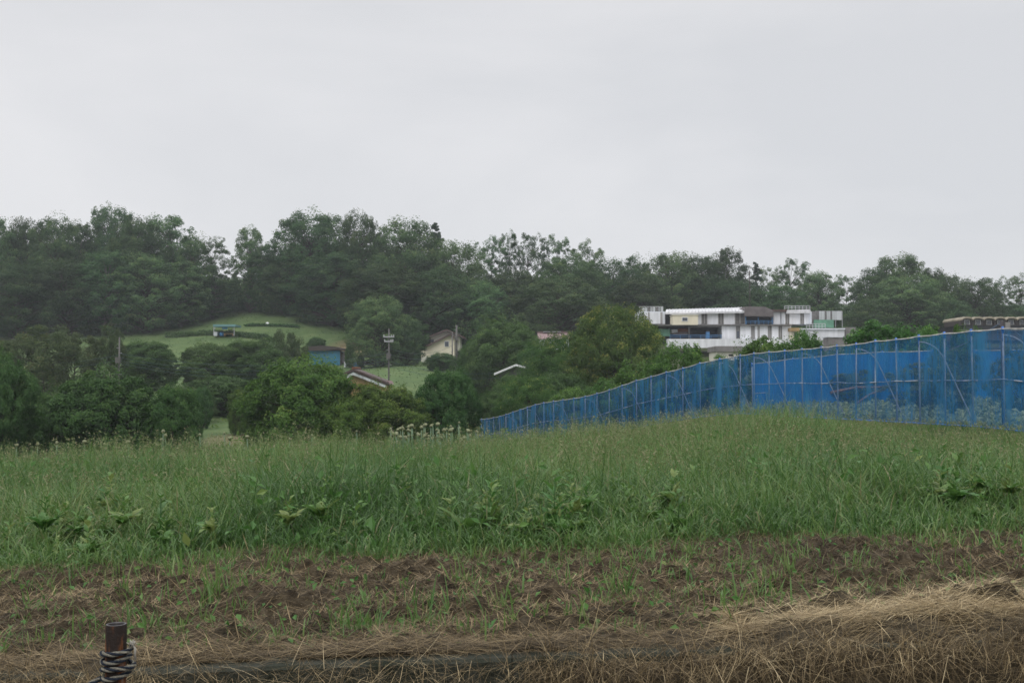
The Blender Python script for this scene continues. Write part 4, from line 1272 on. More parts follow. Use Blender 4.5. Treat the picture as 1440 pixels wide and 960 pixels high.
o = MB().ball((0, 0, 0), .28, 10, 8).build('white_tank', M['trim'], None, label='small round white tank on the upper meadow', category='tank'); o.location = (p.x, 168, hz(p.x, 168) + .35)
# boundary stakes on the meadow (pale, thin)
# house with tan gable in the hollow
Th = PB('tan_house', 'house with tan gable wall, white eaves and dark red ridge behind the light green tree', 516, 548, 98, 'house')


def tp(pts, f): return [(Th.lx(zq(x, y)[0], f), Th.lz(zq(x, y)[1], f)) for x, y in pts]


MB().prism(tp([(60, 1000), (60, 640), (128, 605), (455, 735), (455, 1000)], 0), 0, 3.8).build('wall', M['tan'], Th.root)
pr = tp([(35, 632), (128, 588), (470, 722)], 0)
MB().prism(pr + [(a, c + .22) for a, c in pr[::-1]], -.6, 4.0).build('roof', mat('dark_brown_tile', (.075, .05, .045), .6, .3, noise=.3, nscale=2), Th.root)
pr = tp([(45, 640), (128, 598), (462, 730)], 0)
MB().prism(pr + [(a, c - .26) for a, c in pr[::-1]], -.5, -.42).build('verge_board', M['polyc'], Th.root)
pr = tp([(128, 582)], 0)[0]
MB().tube([(pr[0], -.65, pr[1] + .22), (pr[0], 4.0, pr[1] + .22)], .12, 6).build('ridge_tile', M['rust'], Th.root)
MB().prism(tp([(405, 715), (415, 690), (475, 684), (495, 722)], .8), .8, 4).build('side_roof', M['rooftile_lt'], Th.root)
# white roof edge among the trees
Wr = PB('white_eaved_house', 'house showing only a white roof edge and wall between the trees before the net', 712, 536, 92, 'house')
z4 = lambda x, y: (560 + x / 4.363, 420 + y / 4.363)
pr = [(Wr.lx(z4(x, y)[0]), Wr.lz(z4(x, y)[1])) for x, y in ((588, 468), (722, 412), (800, 432))]
MB().prism(pr + [(a, c + .16) for a, c in pr[::-1]], -.4, 3).build('roof', M['trim'], Wr.root)
MB().prism([(Wr.lx(z4(x, y)[0]), Wr.lz(z4(x, y)[1])) for x, y in ((620, 560), (620, 462), (722, 420), (790, 440), (790, 560))], .2, 2.8).build('wall', mat('dark_grey_wall', (.09, .09, .09), .7, noise=.15), Wr.root)

# brown red roof
Br = PB('red_roofed_house', 'house with a faded red corrugated roof between the round tree and the chestnut', 778, 484, 140, 'house')
b0 = [Br.lx(757), Br.lx(802), Br.lx(798), Br.lx(760)]
mb = MB(); mb.poly([(b0[0], 0, Br.lz(476.5)), (b0[1], 0, Br.lz(476.5)), (b0[1], 5, Br.lz(468.2, 5)), (b0[0], 5, Br.lz(468.2, 5))])
mb.poly([(b0[0], 5.01, Br.lz(468.2, 5)), (b0[1], 5.01, Br.lz(468.2, 5)), (b0[1], 9, Br.lz(476)), (b0[0], 9, Br.lz(476))])
for i in range(22):
    x = b0[0] + (b0[1] - b0[0]) * (i + .5) / 22
    mb.tube([(x, -.02, Br.lz(476.5) + .02), (x, 5, Br.lz(468.2, 5) + .02)], .05, 4)
mb.build('roof', M['rooftile_lt'], Br.root)
MB().tube([(b0[0], 5, Br.lz(468.2, 5) + .08), (b0[1], 5, Br.lz(468.2, 5) + .08)], .16, 6).build('ridge_cap', M['rooftile'], Br.root)
Br.part('wall', 760, 477, 800, 492, .5, 8.5, M['wgrey'])
mb = MB()
Br_x = Br.lx(778)
mb.box(Br_x - 1.2, Br_x + 1.2, 4.4, 5.4, Br.lz(468.2, 5) + .12, Br.lz(466.3, 5)); mb.build('roof_vent', M['steel'], Br.root)

# ------------------------------------------------------------------ utility poles and wires
M['polec'] = mat('concrete_pole', (.12, .115, .11), .8, .2, noise=.25, nscale=2)
M['insul'] = mat('white_porcelain', (.4, .4, .4), .3, .5)
M['wire'] = mat('teal_sheathed_wire', (.03, .07, .08), .5, .4)


def upole(px, ptop, D, rad, label, arms=(), gear=True):
    t = P(px, ptop, D); g = hz(t.x, D); hh = t.z - g
    rt = thing('utility_pole', label, 'utility pole', (t.x, D, g), 0, 'utility poles in the hollow')
    MB().tube([(0, 0, -.3), (0, 0, hh)], [rad, rad * .7], 10).build('pole', M['polec'], rt)
    for py, wd in arms:
        z = P(px, py, D).z - g
        a = MB().box(-wd, wd, -rad - .1, -rad - .02, z - .05, z + .05).build('crossarm', M['steel'], rt)
        for q in (-wd * .9, wd * .5, wd * .9):
            MB().tube([(q, -rad - .06, z + .05), (q, -rad - .06, z + .11), (q, -rad - .06, z + .18)], [.035, .055, .03], 8).build('insulator', M['insul'], a)
    if gear:
        z = hh * .62
        MB().box(-.18, .18, -rad - .35, -rad - .02, z, z + .5).build('junction_box', M['polec'], rt)
    mb = MB()
    for i in range(8):
        z = hh * .3 + i * .45
        if z < hh - .3: mb.tube([((-1) ** i * rad * .8, 0, z), ((-1) ** i * (rad + .16), 0, z)], .014, 4)
    mb.build('climbing_steps', M['steel'], rt)
    return Vector((t.x, D, g)), hh


u1, h1 = upole(168, 474, 92, .085, 'slim utility pole among the young trees below the dark wood', arms=())
u2, h2 = upole(547, 462, 100, .085, 'utility pole with white insulators standing between the blue shed and the cream house', arms=((473.5, .5), (480, .42)))
u3, h3 = upole(642, 457, 146, .17, 'thick grey pole standing close beside the corner of the cream house', arms=())
u4, h4 = upole(636, 466, 145, .10, 'thinner dark pole in front of the cream house wall', arms=(), gear=False)


def wire(a, b, sag, label, rad=.02):
    a = Vector(a); b = Vector(b)
    path = [a.lerp(b, i / 16) - a - Vector((0, 0, sag * 4 * (i / 16) * (1 - i / 16))) for i in range(17)]
    o = MB().tube(path, rad, 5).build('power_line', M['wire'], None, label=label, category='cable', group='wires strung across the hollow')
    o.location = a


def at(px, py, D): return P(px, py, D)


for k, (dy, lb) in enumerate([(0, 'top wire strung across the hollow between the two insulated poles'), (6, 'second wire down strung across the hollow between the poles'),
                              (10, 'third wire down strung across the hollow between the poles'), (14, 'lowest wire strung across the hollow between the poles')]):
    wire(at(168, 497 + dy, 91.8), at(547, 496 + dy, 99.8), 1.1 + .08 * k, lb, .012)
for k, (dy, lb) in enumerate([(0, 'upper wire running from the slim pole out past the picture edge'), (7, 'lower wire running from the slim pole out past the picture edge')]):
    wire(at(168, 499 + dy, 91.8), at(-120, 498 + dy, 92), .9, lb, .012)
for k, (dy, lb) in enumerate([(0, 'upper wire from the insulated pole to the cream house pole'), (8, 'lower wire from the insulated pole to the cream house pole')]):
    wire(at(547, 490 + dy, 100), at(642, 482 + dy, 146), .9, lb, .012)
for k, (dy, lb) in enumerate([(0, 'upper wire from the insulated pole sagging into the big round tree'), (7, 'lower wire from the insulated pole sagging into the big round tree')]):
    wire(at(547, 508 + dy, 100), at(735, 520 + dy, 104), .7, lb, .012)
# ------------------------------------------------------------------ near field: grass
def blades(r, X, Y, Z0, Ls, W, th0, curv, az=None, nseg=4, twist=.5):
    n = len(X)
    if az is None: az = r.uniform(0, 2 * PI, n)
    d = np.stack([np.cos(az), np.sin(az)], -1)
    sa = az + PI / 2 + r.normal(0, twist, n)
    s = np.stack([np.cos(sa), np.sin(sa)], -1)
    hx = np.zeros(n); vz = np.zeros(n)
    V = np.empty((n, nseg + 1, 2, 3))
    for i in range(nseg + 1):
        t = i / nseg
        wd = W * (.75 + .25 * t if t < .35 else (1 - ((t - .35) / .65) ** 1.6) * .86 + .05) * .5
        cx = X + d[:, 0] * hx; cy = Y + d[:, 1] * hx; cz = Z0 + vz
        V[:, i, 0] = np.stack([cx - s[:, 0] * wd, cy - s[:, 1] * wd, cz], -1)
        V[:, i, 1] = np.stack([cx + s[:, 0] * wd, cy + s[:, 1] * wd, cz], -1)
        th = th0 + curv * (t + .5 / nseg) ** 1.5
        hx = hx + np.sin(th) * Ls / nseg; vz = vz + np.cos(th) * Ls / nseg
    V = V.reshape(-1, 3)
    b = (np.arange(n) * (nseg + 1) * 2)[:, None]
    F = []
    for i in range(nseg):
        F.append(np.concatenate([b + 2 * i, b + 2 * i + 1, b + 2 * i + 3, b + 2 * i + 2], 1))
    F = np.stack(F, 1).reshape(-1, 4)
    return V, F, (nseg + 1) * 2


def hfast(X, Y):
    return HG(X, Y)


# bilinear lookup of the ground sheet (fast)
def HG(X, Y):
    X = np.asarray(X); Y = np.asarray(Y)
    i = np.clip(np.searchsorted(gx, X) - 1, 0, nx_ - 2); j = np.clip(np.searchsorted(gy, Y) - 1, 0, ny_ - 2)
    fx = (X - gx[i]) / (gx[i + 1] - gx[i]); fy = (Y - gy[j]) / (gy[j + 1] - gy[j])
    return (GZ[j, i] * (1 - fx) + GZ[j, i + 1] * fx) * (1 - fy) + (GZ[j + 1, i] * (1 - fx) + GZ[j + 1, i + 1] * fx) * fy


def grass_len(X, Y):
    l = .40 + .13 * sstep(8, 15, Y) + .20 * (fbm(X * .75 + 3, Y * .6 + 1, 3) - .5) * 2
    l = l * (.42 + .58 * sstep(6.5, 8.6, Y))
    l = l * (1 - .30 * sstep(.26, .36, X / Y) * sstep(9.5, 12, Y))
    near_net = sstep(5.2, 7.2, X - .06 * (Y - 18)) * sstep(14.5, 18, Y)
    l = l * (1 - .62 * near_net)
    knoll = np.exp(-((X - 4.6) / 1.5) ** 2 - ((Y - 20) / 3.0) ** 2)
    return l * (1 + .35 * knoll)


def infield(X, Y):
    """left of the net line"""
    fx = np.interp(Y, [12, 14.5, 21.4, 30.5, 37, 46], [10.9, 10.75, 9.73, 8.72, 7.8, 5.3])
    return X < fx - .12


M['grass'] = leaf_mat('grass_blade', [(0, (.042, .098, .024)), (.3, (.076, .160, .040)), (.55, (.118, .212, .056)), (.75, (.165, .24, .072)), (.9, (.22, .23, .11)), (1, (.32, .27, .16))],
                      rough=.33, spec=.32, trans=.42, objvar=0)
r = np.random.default_rng(21)
Vs, Fs, Ts = [], [], []; base = 0


def emit(V, F, T):
    global base
    Vs.append(V); Fs.append(F + base); Ts.append(T); base += len(V)


def flush(name, m, label):
    global Vs, Fs, Ts, base
    me = np_mesh(name, np.concatenate(Vs), np.concatenate(Fs), {'tint': np.concatenate(Ts)})
    Vs, Fs, Ts = [], [], []; base = 0
    return link(name, me, m, kind='stuff', label=label)


def scatter(n, y0, y1):
    u = r.random(n)
    Y = np.sqrt(y0 * y0 + u * (y1 * y1 - y0 * y0))
    X = r.uniform(-1, 1, n) * (.5 * Y + 1.4)
    return X, Y


for n, y0, y1, wd in ((50000, 6.35, 9.0, .0095), (58000, 9.0, 14.0, .0095), (90000, 14.0, 27.0, .011)):
    X, Y = scatter(n, y0, y1)
    # clumping
    cx = X + .10 * r.normal(size=n); cy = Y
    k = infield(X, Y) & (1 - soil_mask(X, Y) > r.random(n) * .8) & (fbm(X * 2.2, Y * 2.2, 2) > .28 + .12 * r.random(n))
    X, Y = X[k], Y[k]; n = len(X)
    hl = grass_len(X, Y)
    Ls = hl * r.uniform(.6, 1.35, n) * 1.12
    patch = fbm(X * .7 + 9, Y * .5, 3)
    yel = sstep(9, 16, Y) * .16
    T = np.clip(.34 + .75 * (patch - .5) + yel + r.normal(.02, .20, n), .02, .84)
    dead = r.random(n) < .035 + .03 * sstep(10, 18, Y)
    T[dead] = r.uniform(.82, 1, dead.sum())
    V, F, k = blades(r, X, Y, HG(X, Y) - .02, Ls, wd * r.uniform(.55, 1.3, n), np.abs(r.normal(.22, .2, n)), np.abs(r.normal(1.75, .8, n)) * (1 - .55 * sstep(8, 14, Y)))
    emit(V, F, np.repeat(T, k))
flush('field_grass', M['grass'], 'tall rank green grass of the field')

# flowering stalks with seed heads
M['seed'] = leaf_mat('seed_stalk', [(0, (.09, .15, .045)), (.45, (.14, .19, .07)), (.75, (.19, .20, .095)), (1, (.29, .27, .16))], rough=.6, spec=.25, trans=.25, objvar=0)
for n, y0, y1, sz in ((2600, 8.2, 12.5, 1.0), (15000, 12.0, 26.0, 1.25)):
    X, Y = scatter(n, y0, y1)
    k = infield(X, Y) & (fbm(X * .5 + 31, Y * .5, 3) > .30 + .28 * r.random(n)); X, Y = X[k], Y[k]; n = len(X)
    hl = grass_len(X, Y); Ls = hl * r.uniform(1.05, 1.5, n)
    T = np.clip(r.normal(.45, .2, n), 0, 1)
    az = r.uniform(0, 2 * PI, n); th0 = np.abs(r.normal(.08, .08, n)); cv = np.abs(r.normal(.25, .2, n))
    V, F, k = blades(r, X, Y, HG(X, Y), Ls, np.full(n, .0035 * sz), th0, cv, az)
    emit(V, F, np.repeat(T, k))
    tips = V.reshape(n, 5, 2, 3).mean(2)
    a, b = tips[:, 3], tips[:, 4]
    for q in range(7):
        f = r.uniform(-.1, 1.02, n)[:, None]
        C = a * (1 - f) + b * f + r.normal(0, .010 * sz, (n, 3))
        V2, F2 = leaf_quads(r, C, unit(r.normal(size=(n, 3)) + np.array([0, -.4, 0])), .026 * sz, .35)
        emit(V2, F2, np.repeat(np.clip(T + .15 + r.normal(0, .15, n), 0, 1), 4))
flush('seeding_grass', M['seed'], 'brownish seed heads of the tall field grass')

# scattered broad leaves in the grass
M['dock'] = leaf_mat('dock_leaf', [(0, (.040, .105, .022)), (.5, (.070, .165, .034)), (.8, (.115, .21, .05)), (1, (.19, .24, .07))], rough=.42, spec=.3, trans=.35, objvar=.08)
X, Y = scatter(5200, 6.6, 17)
k = (fbm(X * .8 + 3, Y * .8, 3) > .5) & infield(X, Y) & (1 - soil_mask(X, Y) > .6); X, Y = X[k], Y[k]; n = len(X)
C = np.stack([X, Y, HG(X, Y) + grass_len(X, Y) * r.uniform(.3, .95, n)], -1)
V, F = leaf_quads(r, C, unit(r.normal(size=(n, 3)) * .6 + np.array([0, -.35, .7])), .085, .5, .12)
emit(V, F, np.repeat(np.clip(r.normal(.5, .2, n), 0, 1), 4))
flush('broadleaf_weeds', M['dock'], 'small broad leaved weeds scattered through the grass')


def dock_leaf(mbv, mbf, tint, p0, az, L_, Wd, th0, cv, r):
    n0 = sum(len(a) for a in mbv)
    ns = 7; d = Vector((math.cos(az), math.sin(az), 0)); s = Vector((-math.sin(az), math.cos(az), 0))
    p = Vector(p0); V = []
    for i in range(ns + 1):
        t = i / ns
        th = th0 + cv * t
        nrm = Vector((0, 0, 1)) * math.sin(th) - d * math.cos(th)
        if t < .18: w_ = .08
        else:
            q = (t - .18) / .82; w_ = (math.sin(PI * q ** .62) ** .8) if q < 1 else 0
        w_ = max(w_, .03) * Wd * .5 * (1 + .12 * math.sin(9 * t + az * 5))
        lift = nrm * w_ * .35
        ruf = nrm * (w_ * .25 * math.sin(14 * t + az * 3))
        V += [tuple(p - s * w_ + lift + ruf), tuple(p), tuple(p + s * w_ + lift - ruf)]
        p = p + (d * math.sin(th) + Vector((0, 0, 1)) * math.cos(th)) * (L_ / ns)
    F = []
    for i in range(ns):
        for j in range(2):
            a = n0 + i * 3 + j; F.append((a, a + 1, a + 4, a + 3))
    mbv.append(V); mbf += F; tint += [float(np.clip(r.normal(.5, .18), 0, 1))] * len(V)


dprot = []
for s in range(4):
    r2 = np.random.default_rng(300 + s)
    vs_, fs_, ts_ = [], [], []
    for i in range(13):
        dock_leaf(vs_, fs_, ts_, (r2.normal(0, .02), r2.normal(0, .02), 0), r2.uniform(0, 2 * PI), r2.uniform(.20, .38), r2.uniform(.085, .14), r2.uniform(.2, .8), r2.uniform(.5, 1.7), r2)
    stem = MB().tube([(0, 0, -.02), (.02, .01, .2), (.03, 0, .42)], [.008, .006, .003], 5)
    for i in range(9):
        z = .14 + .28 * i / 9
        dock_leaf(vs_, fs_, ts_, (.02, .005, z), r2.uniform(0, 2 * PI), r2.uniform(.1, .2), r2.uniform(.035, .06), r2.uniform(.4, 1.0), r2.uniform(.4, 1.4), r2)
    V = np.array([v for a in vs_ for v in a]); F = np.array(fs_)
    me = np_mesh('dock_leaves', V, F, {'tint': ts_}, smooth=True); me.materials.append(M['dock'])
    dprot.append((me, stem.mesh('dock_stem', M['dock'])))
docks = [(225, 7.15, 1.15, 'large dark dock plant at the ragged grass edge above the rope post'),
         (150, 8.5, .9, 'dock plant deeper in the grass above the rope post'),
         (60, 8.2, .8, 'dock plant in the grass nearest the picture edge above the straw'),
         (405, 8.6, .8, 'dock plant in the grass below the path gap'),
         (500, 7.1, .85, 'dock plant by the grass edge below the tan gabled house'),
         (560, 7.5, 1.0, 'dock plant with pale leaves by the grass edge below the insulated pole'),
         (660, 7.05, 1.1, 'dock plant overhanging the bare soil below the start of the net'),
         (690, 8.3, .9, 'dock plant standing back in the grass below the start of the net'),
         (775, 7.1, 1.2, 'largest pale dock plant by the soil below the flowering chestnut'),
         (795, 8.8, .9, 'dock plant standing back in the grass below the flowering chestnut'),
         (880, 7.5, .9, 'dock plant in the front grass below the white building corner'),
         (950, 6.95, .9, 'dock plant at the bare soil edge below the white building'),
         (1060, 9.4, 1.1, 'bright dock plant far back in the grass below the net corner'),
         (1345, 8.9, 1.1, 'bright dock plant back in the grass below the fence bays with the hoop'),
         (1428, 8.8, .75, 'dock plant in the grass at the picture edge below the net')]
for i, (px, D, s, lb) in enumerate(docks):
    X = (px - 720) / FPX * D
    rt = thing('dock_plant', lb, 'plant', (X, D, hz(X, D)), random.uniform(0, 6.28), 'broad leaved dock plants in the grass')
    rt.scale = (s * .72,) * 3
    a, b = dprot[i % 4]
    link('leaves', a, None, rt); link('stem', b, None, rt)

# many smaller broad leaved plants low in the near grass
X, Y = scatter(1200, 6.65, 12.5)
k = (fbm(X * 1.5 + 13, Y * 1.3, 3) > .50) & (X > -3.4) & (np.abs(X - 2.3) > .6) & infield(X, Y) & (1 - soil_mask(X, Y) > .5); X, Y = X[k], Y[k]
for x, y in zip(X, Y):
    me_ = dprot[int(r.integers(4))][0]; n = len(me_.vertices)
    V = np.empty(n * 3, np.float32); me_.vertices.foreach_get('co', V); V = V.reshape(-1, 3)
    F = np.empty(len(me_.polygons) * 4, np.int32); me_.loops.foreach_get('vertex_index', F); F = F.reshape(-1, 4)
    T = np.empty(n, np.float32); me_.attributes['tint'].data.foreach_get('value', T)
    a = r.uniform(0, 6.28); c, s_ = math.cos(a), math.sin(a); sc_ = r.uniform(.25, .62)
    V2 = np.stack([(V[:, 0] * c - V[:, 1] * s_) * sc_ + x, (V[:, 0] * s_ + V[:, 1] * c) * sc_ + y, V[:, 2] * sc_ * r.uniform(.7, 1.1) + hz(x, y) + r.uniform(0, .14)], -1)
    emit(V2, F, np.clip(T + .28 + r.normal(0, .15), 0, 1))
flush('leafy_weeds', M['dock'], 'low patches of leafy weeds along the near grass')

# onion flowers
M['onion_stem'] = mat('onion_stem', (.09, .15, .08), .5, .4, noise=.2, nscale=30)
M['onion_head'] = mat('onion_flower', (.30, .32, .19), .8, .2, noise=.35, nscale=60, bump=1, bscale=120)
hm = []
for s in range(3):
    mb = MB(); mb.ball((0, 0, 0), .034, 10, 8, .95, jit=.45)
    hm.append(mb.mesh('onion_head', M['onion_head']))
sm = MB().tube([(0, 0, 0), (0, 0, .35), (.004, 0, .7), (0, 0, 1.0)], [.011, .015, .011, .007], 7).mesh('onion_stem', M['onion_stem'])
ro = random.Random(5)
on = []
for i in range(64):
    px = ro.gauss(612, 36)
    if px < 520 or px > 682: continue
    on.append((px, ro.uniform(596, 616) + abs(px - 615) * .07, ro.uniform(14.5, 19), 0))
for px, py in ((230, 606), (234, 612), (226, 618), (284, 611), (318, 609), (350, 614), (119, 621), (148, 624), (78, 622), (50, 624), (20, 626), (320, 616), (642, 594), (405, 617), (440, 612), (505, 606), (182, 622)):
    on.append((px, py, ro.uniform(15, 17.5), 1))
for px, py, D, k in on:
    t = P(px, py, D); g = hz(t.x, D)
    if t.z - g < .3: t.z = g + .45
    rt = thing('onion_flower', 'pale round onion flower in the dense clump beside the low net end' if k == 0 else 'lone pale onion flower standing above the grass at the field crest', 'flower', (t.x, D, g), 0,
               'onion flowers in the clump by the net end' if k == 0 else 'lone onion flowers along the field crest')
    st = link('stem', sm, None, rt); st.scale = (1, 1, t.z - g); st.rotation_euler = (ro.uniform(-.05, .05), ro.uniform(-.05, .05), 0)
    h_ = link('flower_head', hm[ro.randrange(3)], None, rt); h_.location = (st.rotation_euler.y * (t.z - g), -st.rotation_euler.x * (t.z - g), t.z - g)
    h_.scale = (ro.uniform(.5, 1.0),) * 3

# tufts growing on the bare soil
r = np.random.default_rng(44)
cl = []
for i in range(600):
    y = r.uniform(4.35, 6.75); x = r.uniform(-1, 1) * (.5 * y + .5)
    dens = .35 + .65 * (fbm(np.array([x * .9 + 2]), np.array([y * 1.3]), 3)[0] > .5)
    if x > .6 and y < 5.2: dens *= .45
    if y > 6.1: dens = 1
    if r.random() < dens: cl.append((x, y, r.uniform(.5, 1.25) * (1.0 if r.random() > .12 else 1.5)))
for x, y, s in [(-.72, 4.6, 1.5), (-.66, 4.62, 1.3), (.93, 4.55, 1.6), (.5, 5.2, 1.4), (-.28, 5.5, 1.5), (2.25, 5.35, 1.2), (1.75, 5.5, 1.1), (2.55, 5.9, 1.6), (.9, 4.75, 1.3), (-1.55, 4.75, 1.4), (-1.7, 4.8, 1.2)]: cl.append((x, y, s))
for x, y, s in cl:
    n = int(r.integers(6, 17))
    X = x + r.normal(0, .030 * s, n); Y = y + r.normal(0, .030 * s, n)
    Ls = s * r.uniform(.05, .145, n)
    V, F, k = blades(r, X, Y, HG(X, Y) - .005, Ls, r.uniform(.004, .010, n) * (.7 + .3 * s), np.abs(r.normal(.3, .25, n)), np.abs(r.normal(.5, .4, n)))
    emit(V, F, np.repeat(np.clip(r.normal(.52, .12, n) + r.normal(0, .1), .05, .8), k))
n = 9000  # thin creeping shoots
Y = r.uniform(4.3, 6.8, n); X = r.uniform(-1, 1, n) * (.5 * Y + .4)
k = fbm(X * 1.3 + 8, Y * 1.6, 3) + .25 * sstep(6.1, 6.7, Y) > .50; X, Y = X[k], Y[k]; n = len(X)
V, F, k = blades(r, X, Y, HG(X, Y), r.uniform(.03, .09, n), r.uniform(.003, .007, n), np.abs(r.normal(.7, .4, n)), r.uniform(.2, 1, n), nseg=3)
emit(V, F, np.repeat(np.clip(r.normal(.5, .13, n), .05, .8), k))
flush('grass_tufts', M['grass'], 'young grass tufts coming up through the bare soil')
# small seedlings with round leaves
n = 900
Y = r.uniform(4.3, 6.7, n); X = r.uniform(-1, 1, n) * (.5 * Y + .4)
C = np.stack([X, Y, HG(X, Y) + r.uniform(.01, .05, n)], -1)
V, F = leaf_quads(r, C, unit(r.normal(size=(n, 3)) * .5 + np.array([0, -.3, .8])), .034, .6)
emit(V, F, np.repeat(np.clip(r.normal(.6, .2, n), 0, 1), 4))
flush('seedling_leaves', M['dock'], 'tiny broad leaved seedlings on the bare soil')

# ------------------------------------------------------------------ dead grass, straw
M['straw'] = leaf_mat('dry_straw', [(0, (.036, .025, .013)), (.35, (.115, .082, .042)), (.6, (.25, .185, .098)), (.85, (.43, .335, .185)), (1, (.60, .49, .30))], rough=.6, spec=.25, trans=.12, objvar=0)
r = np.random.default_rng(55)
n = 90000
Y = r.uniform(4.15, 7.0, n); X = r.uniform(-1, 1, n) * (.5 * Y + .7)
k = soil_mask(X, Y) > .3; X, Y = X[k], Y[k]; n = len(X)
T = np.clip(.30 + .6 * (fbm(X * 1.2, Y * 2.0 + 4, 3) - .45) + r.normal(0, .15, n) + .12 * (1 - sstep(4.2, 4.9, Y)), 0, 1)
V, F, k = blades(r, X, Y, HG(X, Y) + np.abs(r.normal(.004, .008, n)), r.uniform(.03, .13, n), r.uniform(.002, .0048, n), r.normal(1.42, .22, n), r.normal(.15, .25, n), nseg=3, twist=1.0)
emit(V, F, np.repeat(T, k))
flush('dead_grass_litter', M['straw'], 'brown chopped dead grass lying on the soil')


def ztop(X): return CAMZ - 1.03 + .035 * np.minimum(X, 3)


def heap(X, Y):  # straw cover thickness
    hp = .055 * sstep(.75, 1.35, X) * np.clip(1 - ((Y - 4.40) / .34) ** 2, 0, 1)
    hp = hp + .018 * np.clip(1 - ((Y - 4.25) / .16) ** 2, 0, 1)
    return hp * (.5 + 1.0 * fbm(X * 3, Y * 5, 3))


# matted straw bank along the edge (lumpy solid under the loose stalks)
mbx = np.linspace(-3.4, 3.4, 420); prof_v = np.linspace(0, 1, 26)
UX, UV = np.meshgrid(mbx, prof_v)
cover = .12 + .88 * (1 - sstep(-1.55, -1.3, UX) * (1 - sstep(.0, .35, UX)))   # thin where the concrete shows
YY = np.where(UV < .6, 4.85 - (4.85 - 4.08) * UV / .6, 4.08 - .30 * (UV - .6) / .4 * cover)
ZZ = np.where(UV < .6, HG(UX, np.maximum(YY, 4.26)) + .004 + heap(UX, YY) * .9, 0)
zt = HG(UX, np.full_like(UX, 4.27)) + heap(UX, np.full_like(UX, 4.12)) * .9 + .0
qq = np.clip((UV - .6) / .4, 0, 1)
ZZ = np.where(UV < .6, ZZ, zt - .52 * qq ** 1.5 - (1 - cover) * .03)
nzv = .045 * (fbm(UX * 7 + 2, UV * 9, 4) - .5) * 2 * cover
YY = YY - np.where(UV > .45, nzv + .02 * cover, 0); ZZ = ZZ + np.where(UV < .6, nzv * .35 * sstep(0, .2, UV), 0)
ZZ = ZZ - .05 * (1 - sstep(0, .12, UV))
YY = np.where((UV > .58) & (cover < .6), np.maximum(YY, 4.16), YY)
ZZ = np.where((UV > .62) & (cover < .6), np.minimum(ZZ, zt - .1), ZZ)
ii = np.arange(UX.size).reshape(UX.shape)
Fm = np.stack([ii[:-1, :-1].ravel(), ii[:-1, 1:].ravel(), ii[1:, 1:].ravel(), ii[1:, :-1].ravel()], -1)
me = np_mesh('straw_mat', np.stack([UX.ravel(), YY.ravel(), ZZ.ravel()], -1), Fm, smooth=True)
link('straw_mat', me, mat('matted_straw', (.070, .056, .036), .9, .1, col2=(.014, .012, .008), nscale=26, bump=1, bscale=60, stretch=(.5, 1, 1)), kind='stuff', label='matted dead grass slumped along the concrete edge')

# loose straw on top of the edge
n = 12000
X = r.uniform(-3.2, 3.2, n); Y = 4.10 + np.abs(r.normal(0, .20, n)); k = Y < 4.9; X, Y = X[k], Y[k]; n = len(X)
hp = heap(X, Y)
T = np.clip(.42 + 2.8 * hp + r.normal(0, .17, n) - .25 * sstep(4.35, 4.7, Y) + .25 * (fbm(X * 1.5 + 3, Y * 2, 3) - .5), .05, 1)
V, F, k = blades(r, X, Y, HG(X, np.maximum(Y, 4.26)) + hp * r.uniform(.8, 1.1, n) + np.abs(r.normal(.005, .008, n)), r.uniform(.05, .20, n), r.uniform(.0016, .0036, n), r.normal(1.46, .16, n), r.normal(.2, .3, n),
                 az=np.where(r.random(n) < .65, r.choice([0., PI], n) + r.normal(0, .45, n), r.uniform(0, 2 * PI, n)), nseg=4, twist=1.0)
emit(V, F, np.repeat(T, k))
n = 13000  # pale heap
X = np.clip(r.normal(2.0, .75, n), .9, 3.4); Y = 4.38 + r.normal(0, .17, n)
hp = heap(X, Y)
V, F, k = blades(r, X, Y, HG(X, Y) + hp * r.uniform(.9, 1.25, n), r.uniform(.06, .20, n), r.uniform(.0016, .0034, n), r.normal(1.47, .14, n), r.normal(.2, .3, n),
                 az=np.where(r.random(n) < .7, r.choice([0., PI], n) + r.normal(.35, .4, n), r.uniform(0, 2 * PI, n)), twist=1.0)
emit(V, F, np.repeat(np.clip(r.normal(.80, .15, n), .2, 1), k))
flush('loose_straw', M['straw'], 'pale loose straw heaped along the top of the concrete edge')
# hanging straw over the face
n = 34000
X = r.uniform(-3.2, 3.2, n)
keep = (X < -1.35) | (X > .05) | (r.random(n) < .28); X = X[keep]; n = len(X)
Y = 4.04 - np.abs(r.normal(0, .07, n)); drop = r.random(n)
Zr = HG(X, np.full(n, 4.28)) + heap(X, np.full(n, 4.15)) + .01 - drop ** 1.3 * .34
Y = Y - drop * .06
T = np.clip(.54 + r.normal(0, .24, n) - .10 * drop + .5 * (fbm(X * 2.2, drop * 2, 3) - .5), 0, 1)
az = np.where(r.random(n) < .5, -PI / 2 + r.normal(0, .9, n), r.uniform(0, 2 * PI, n))
V, F, k = blades(r, X, Y, Zr, r.uniform(.05, .22, n), r.uniform(.0010, .0024, n), r.normal(1.5, .6, n), r.normal(.3, .5, n), az=az, nseg=5, twist=1.2)
emit(V, F, np.repeat(T, k))
n = 150  # long single stalks
X = r.uniform(-3.0, 3.0, n); Y = 4.12 - np.abs(r.normal(0, .10, n))
V, F, k = blades(r, X, Y, HG(X, np.full(n, 4.28)) - r.uniform(-.04, .2, n), r.uniform(.2, .45, n), r.uniform(.002, .0034, n), r.normal(1.1, .4, n), r.normal(.5, .5, n), az=r.uniform(PI * .9, PI * 2.1, n), nseg=6, twist=.8)
emit(V, F, np.repeat(np.clip(r.normal(.78, .12, n), 0, 1), k))
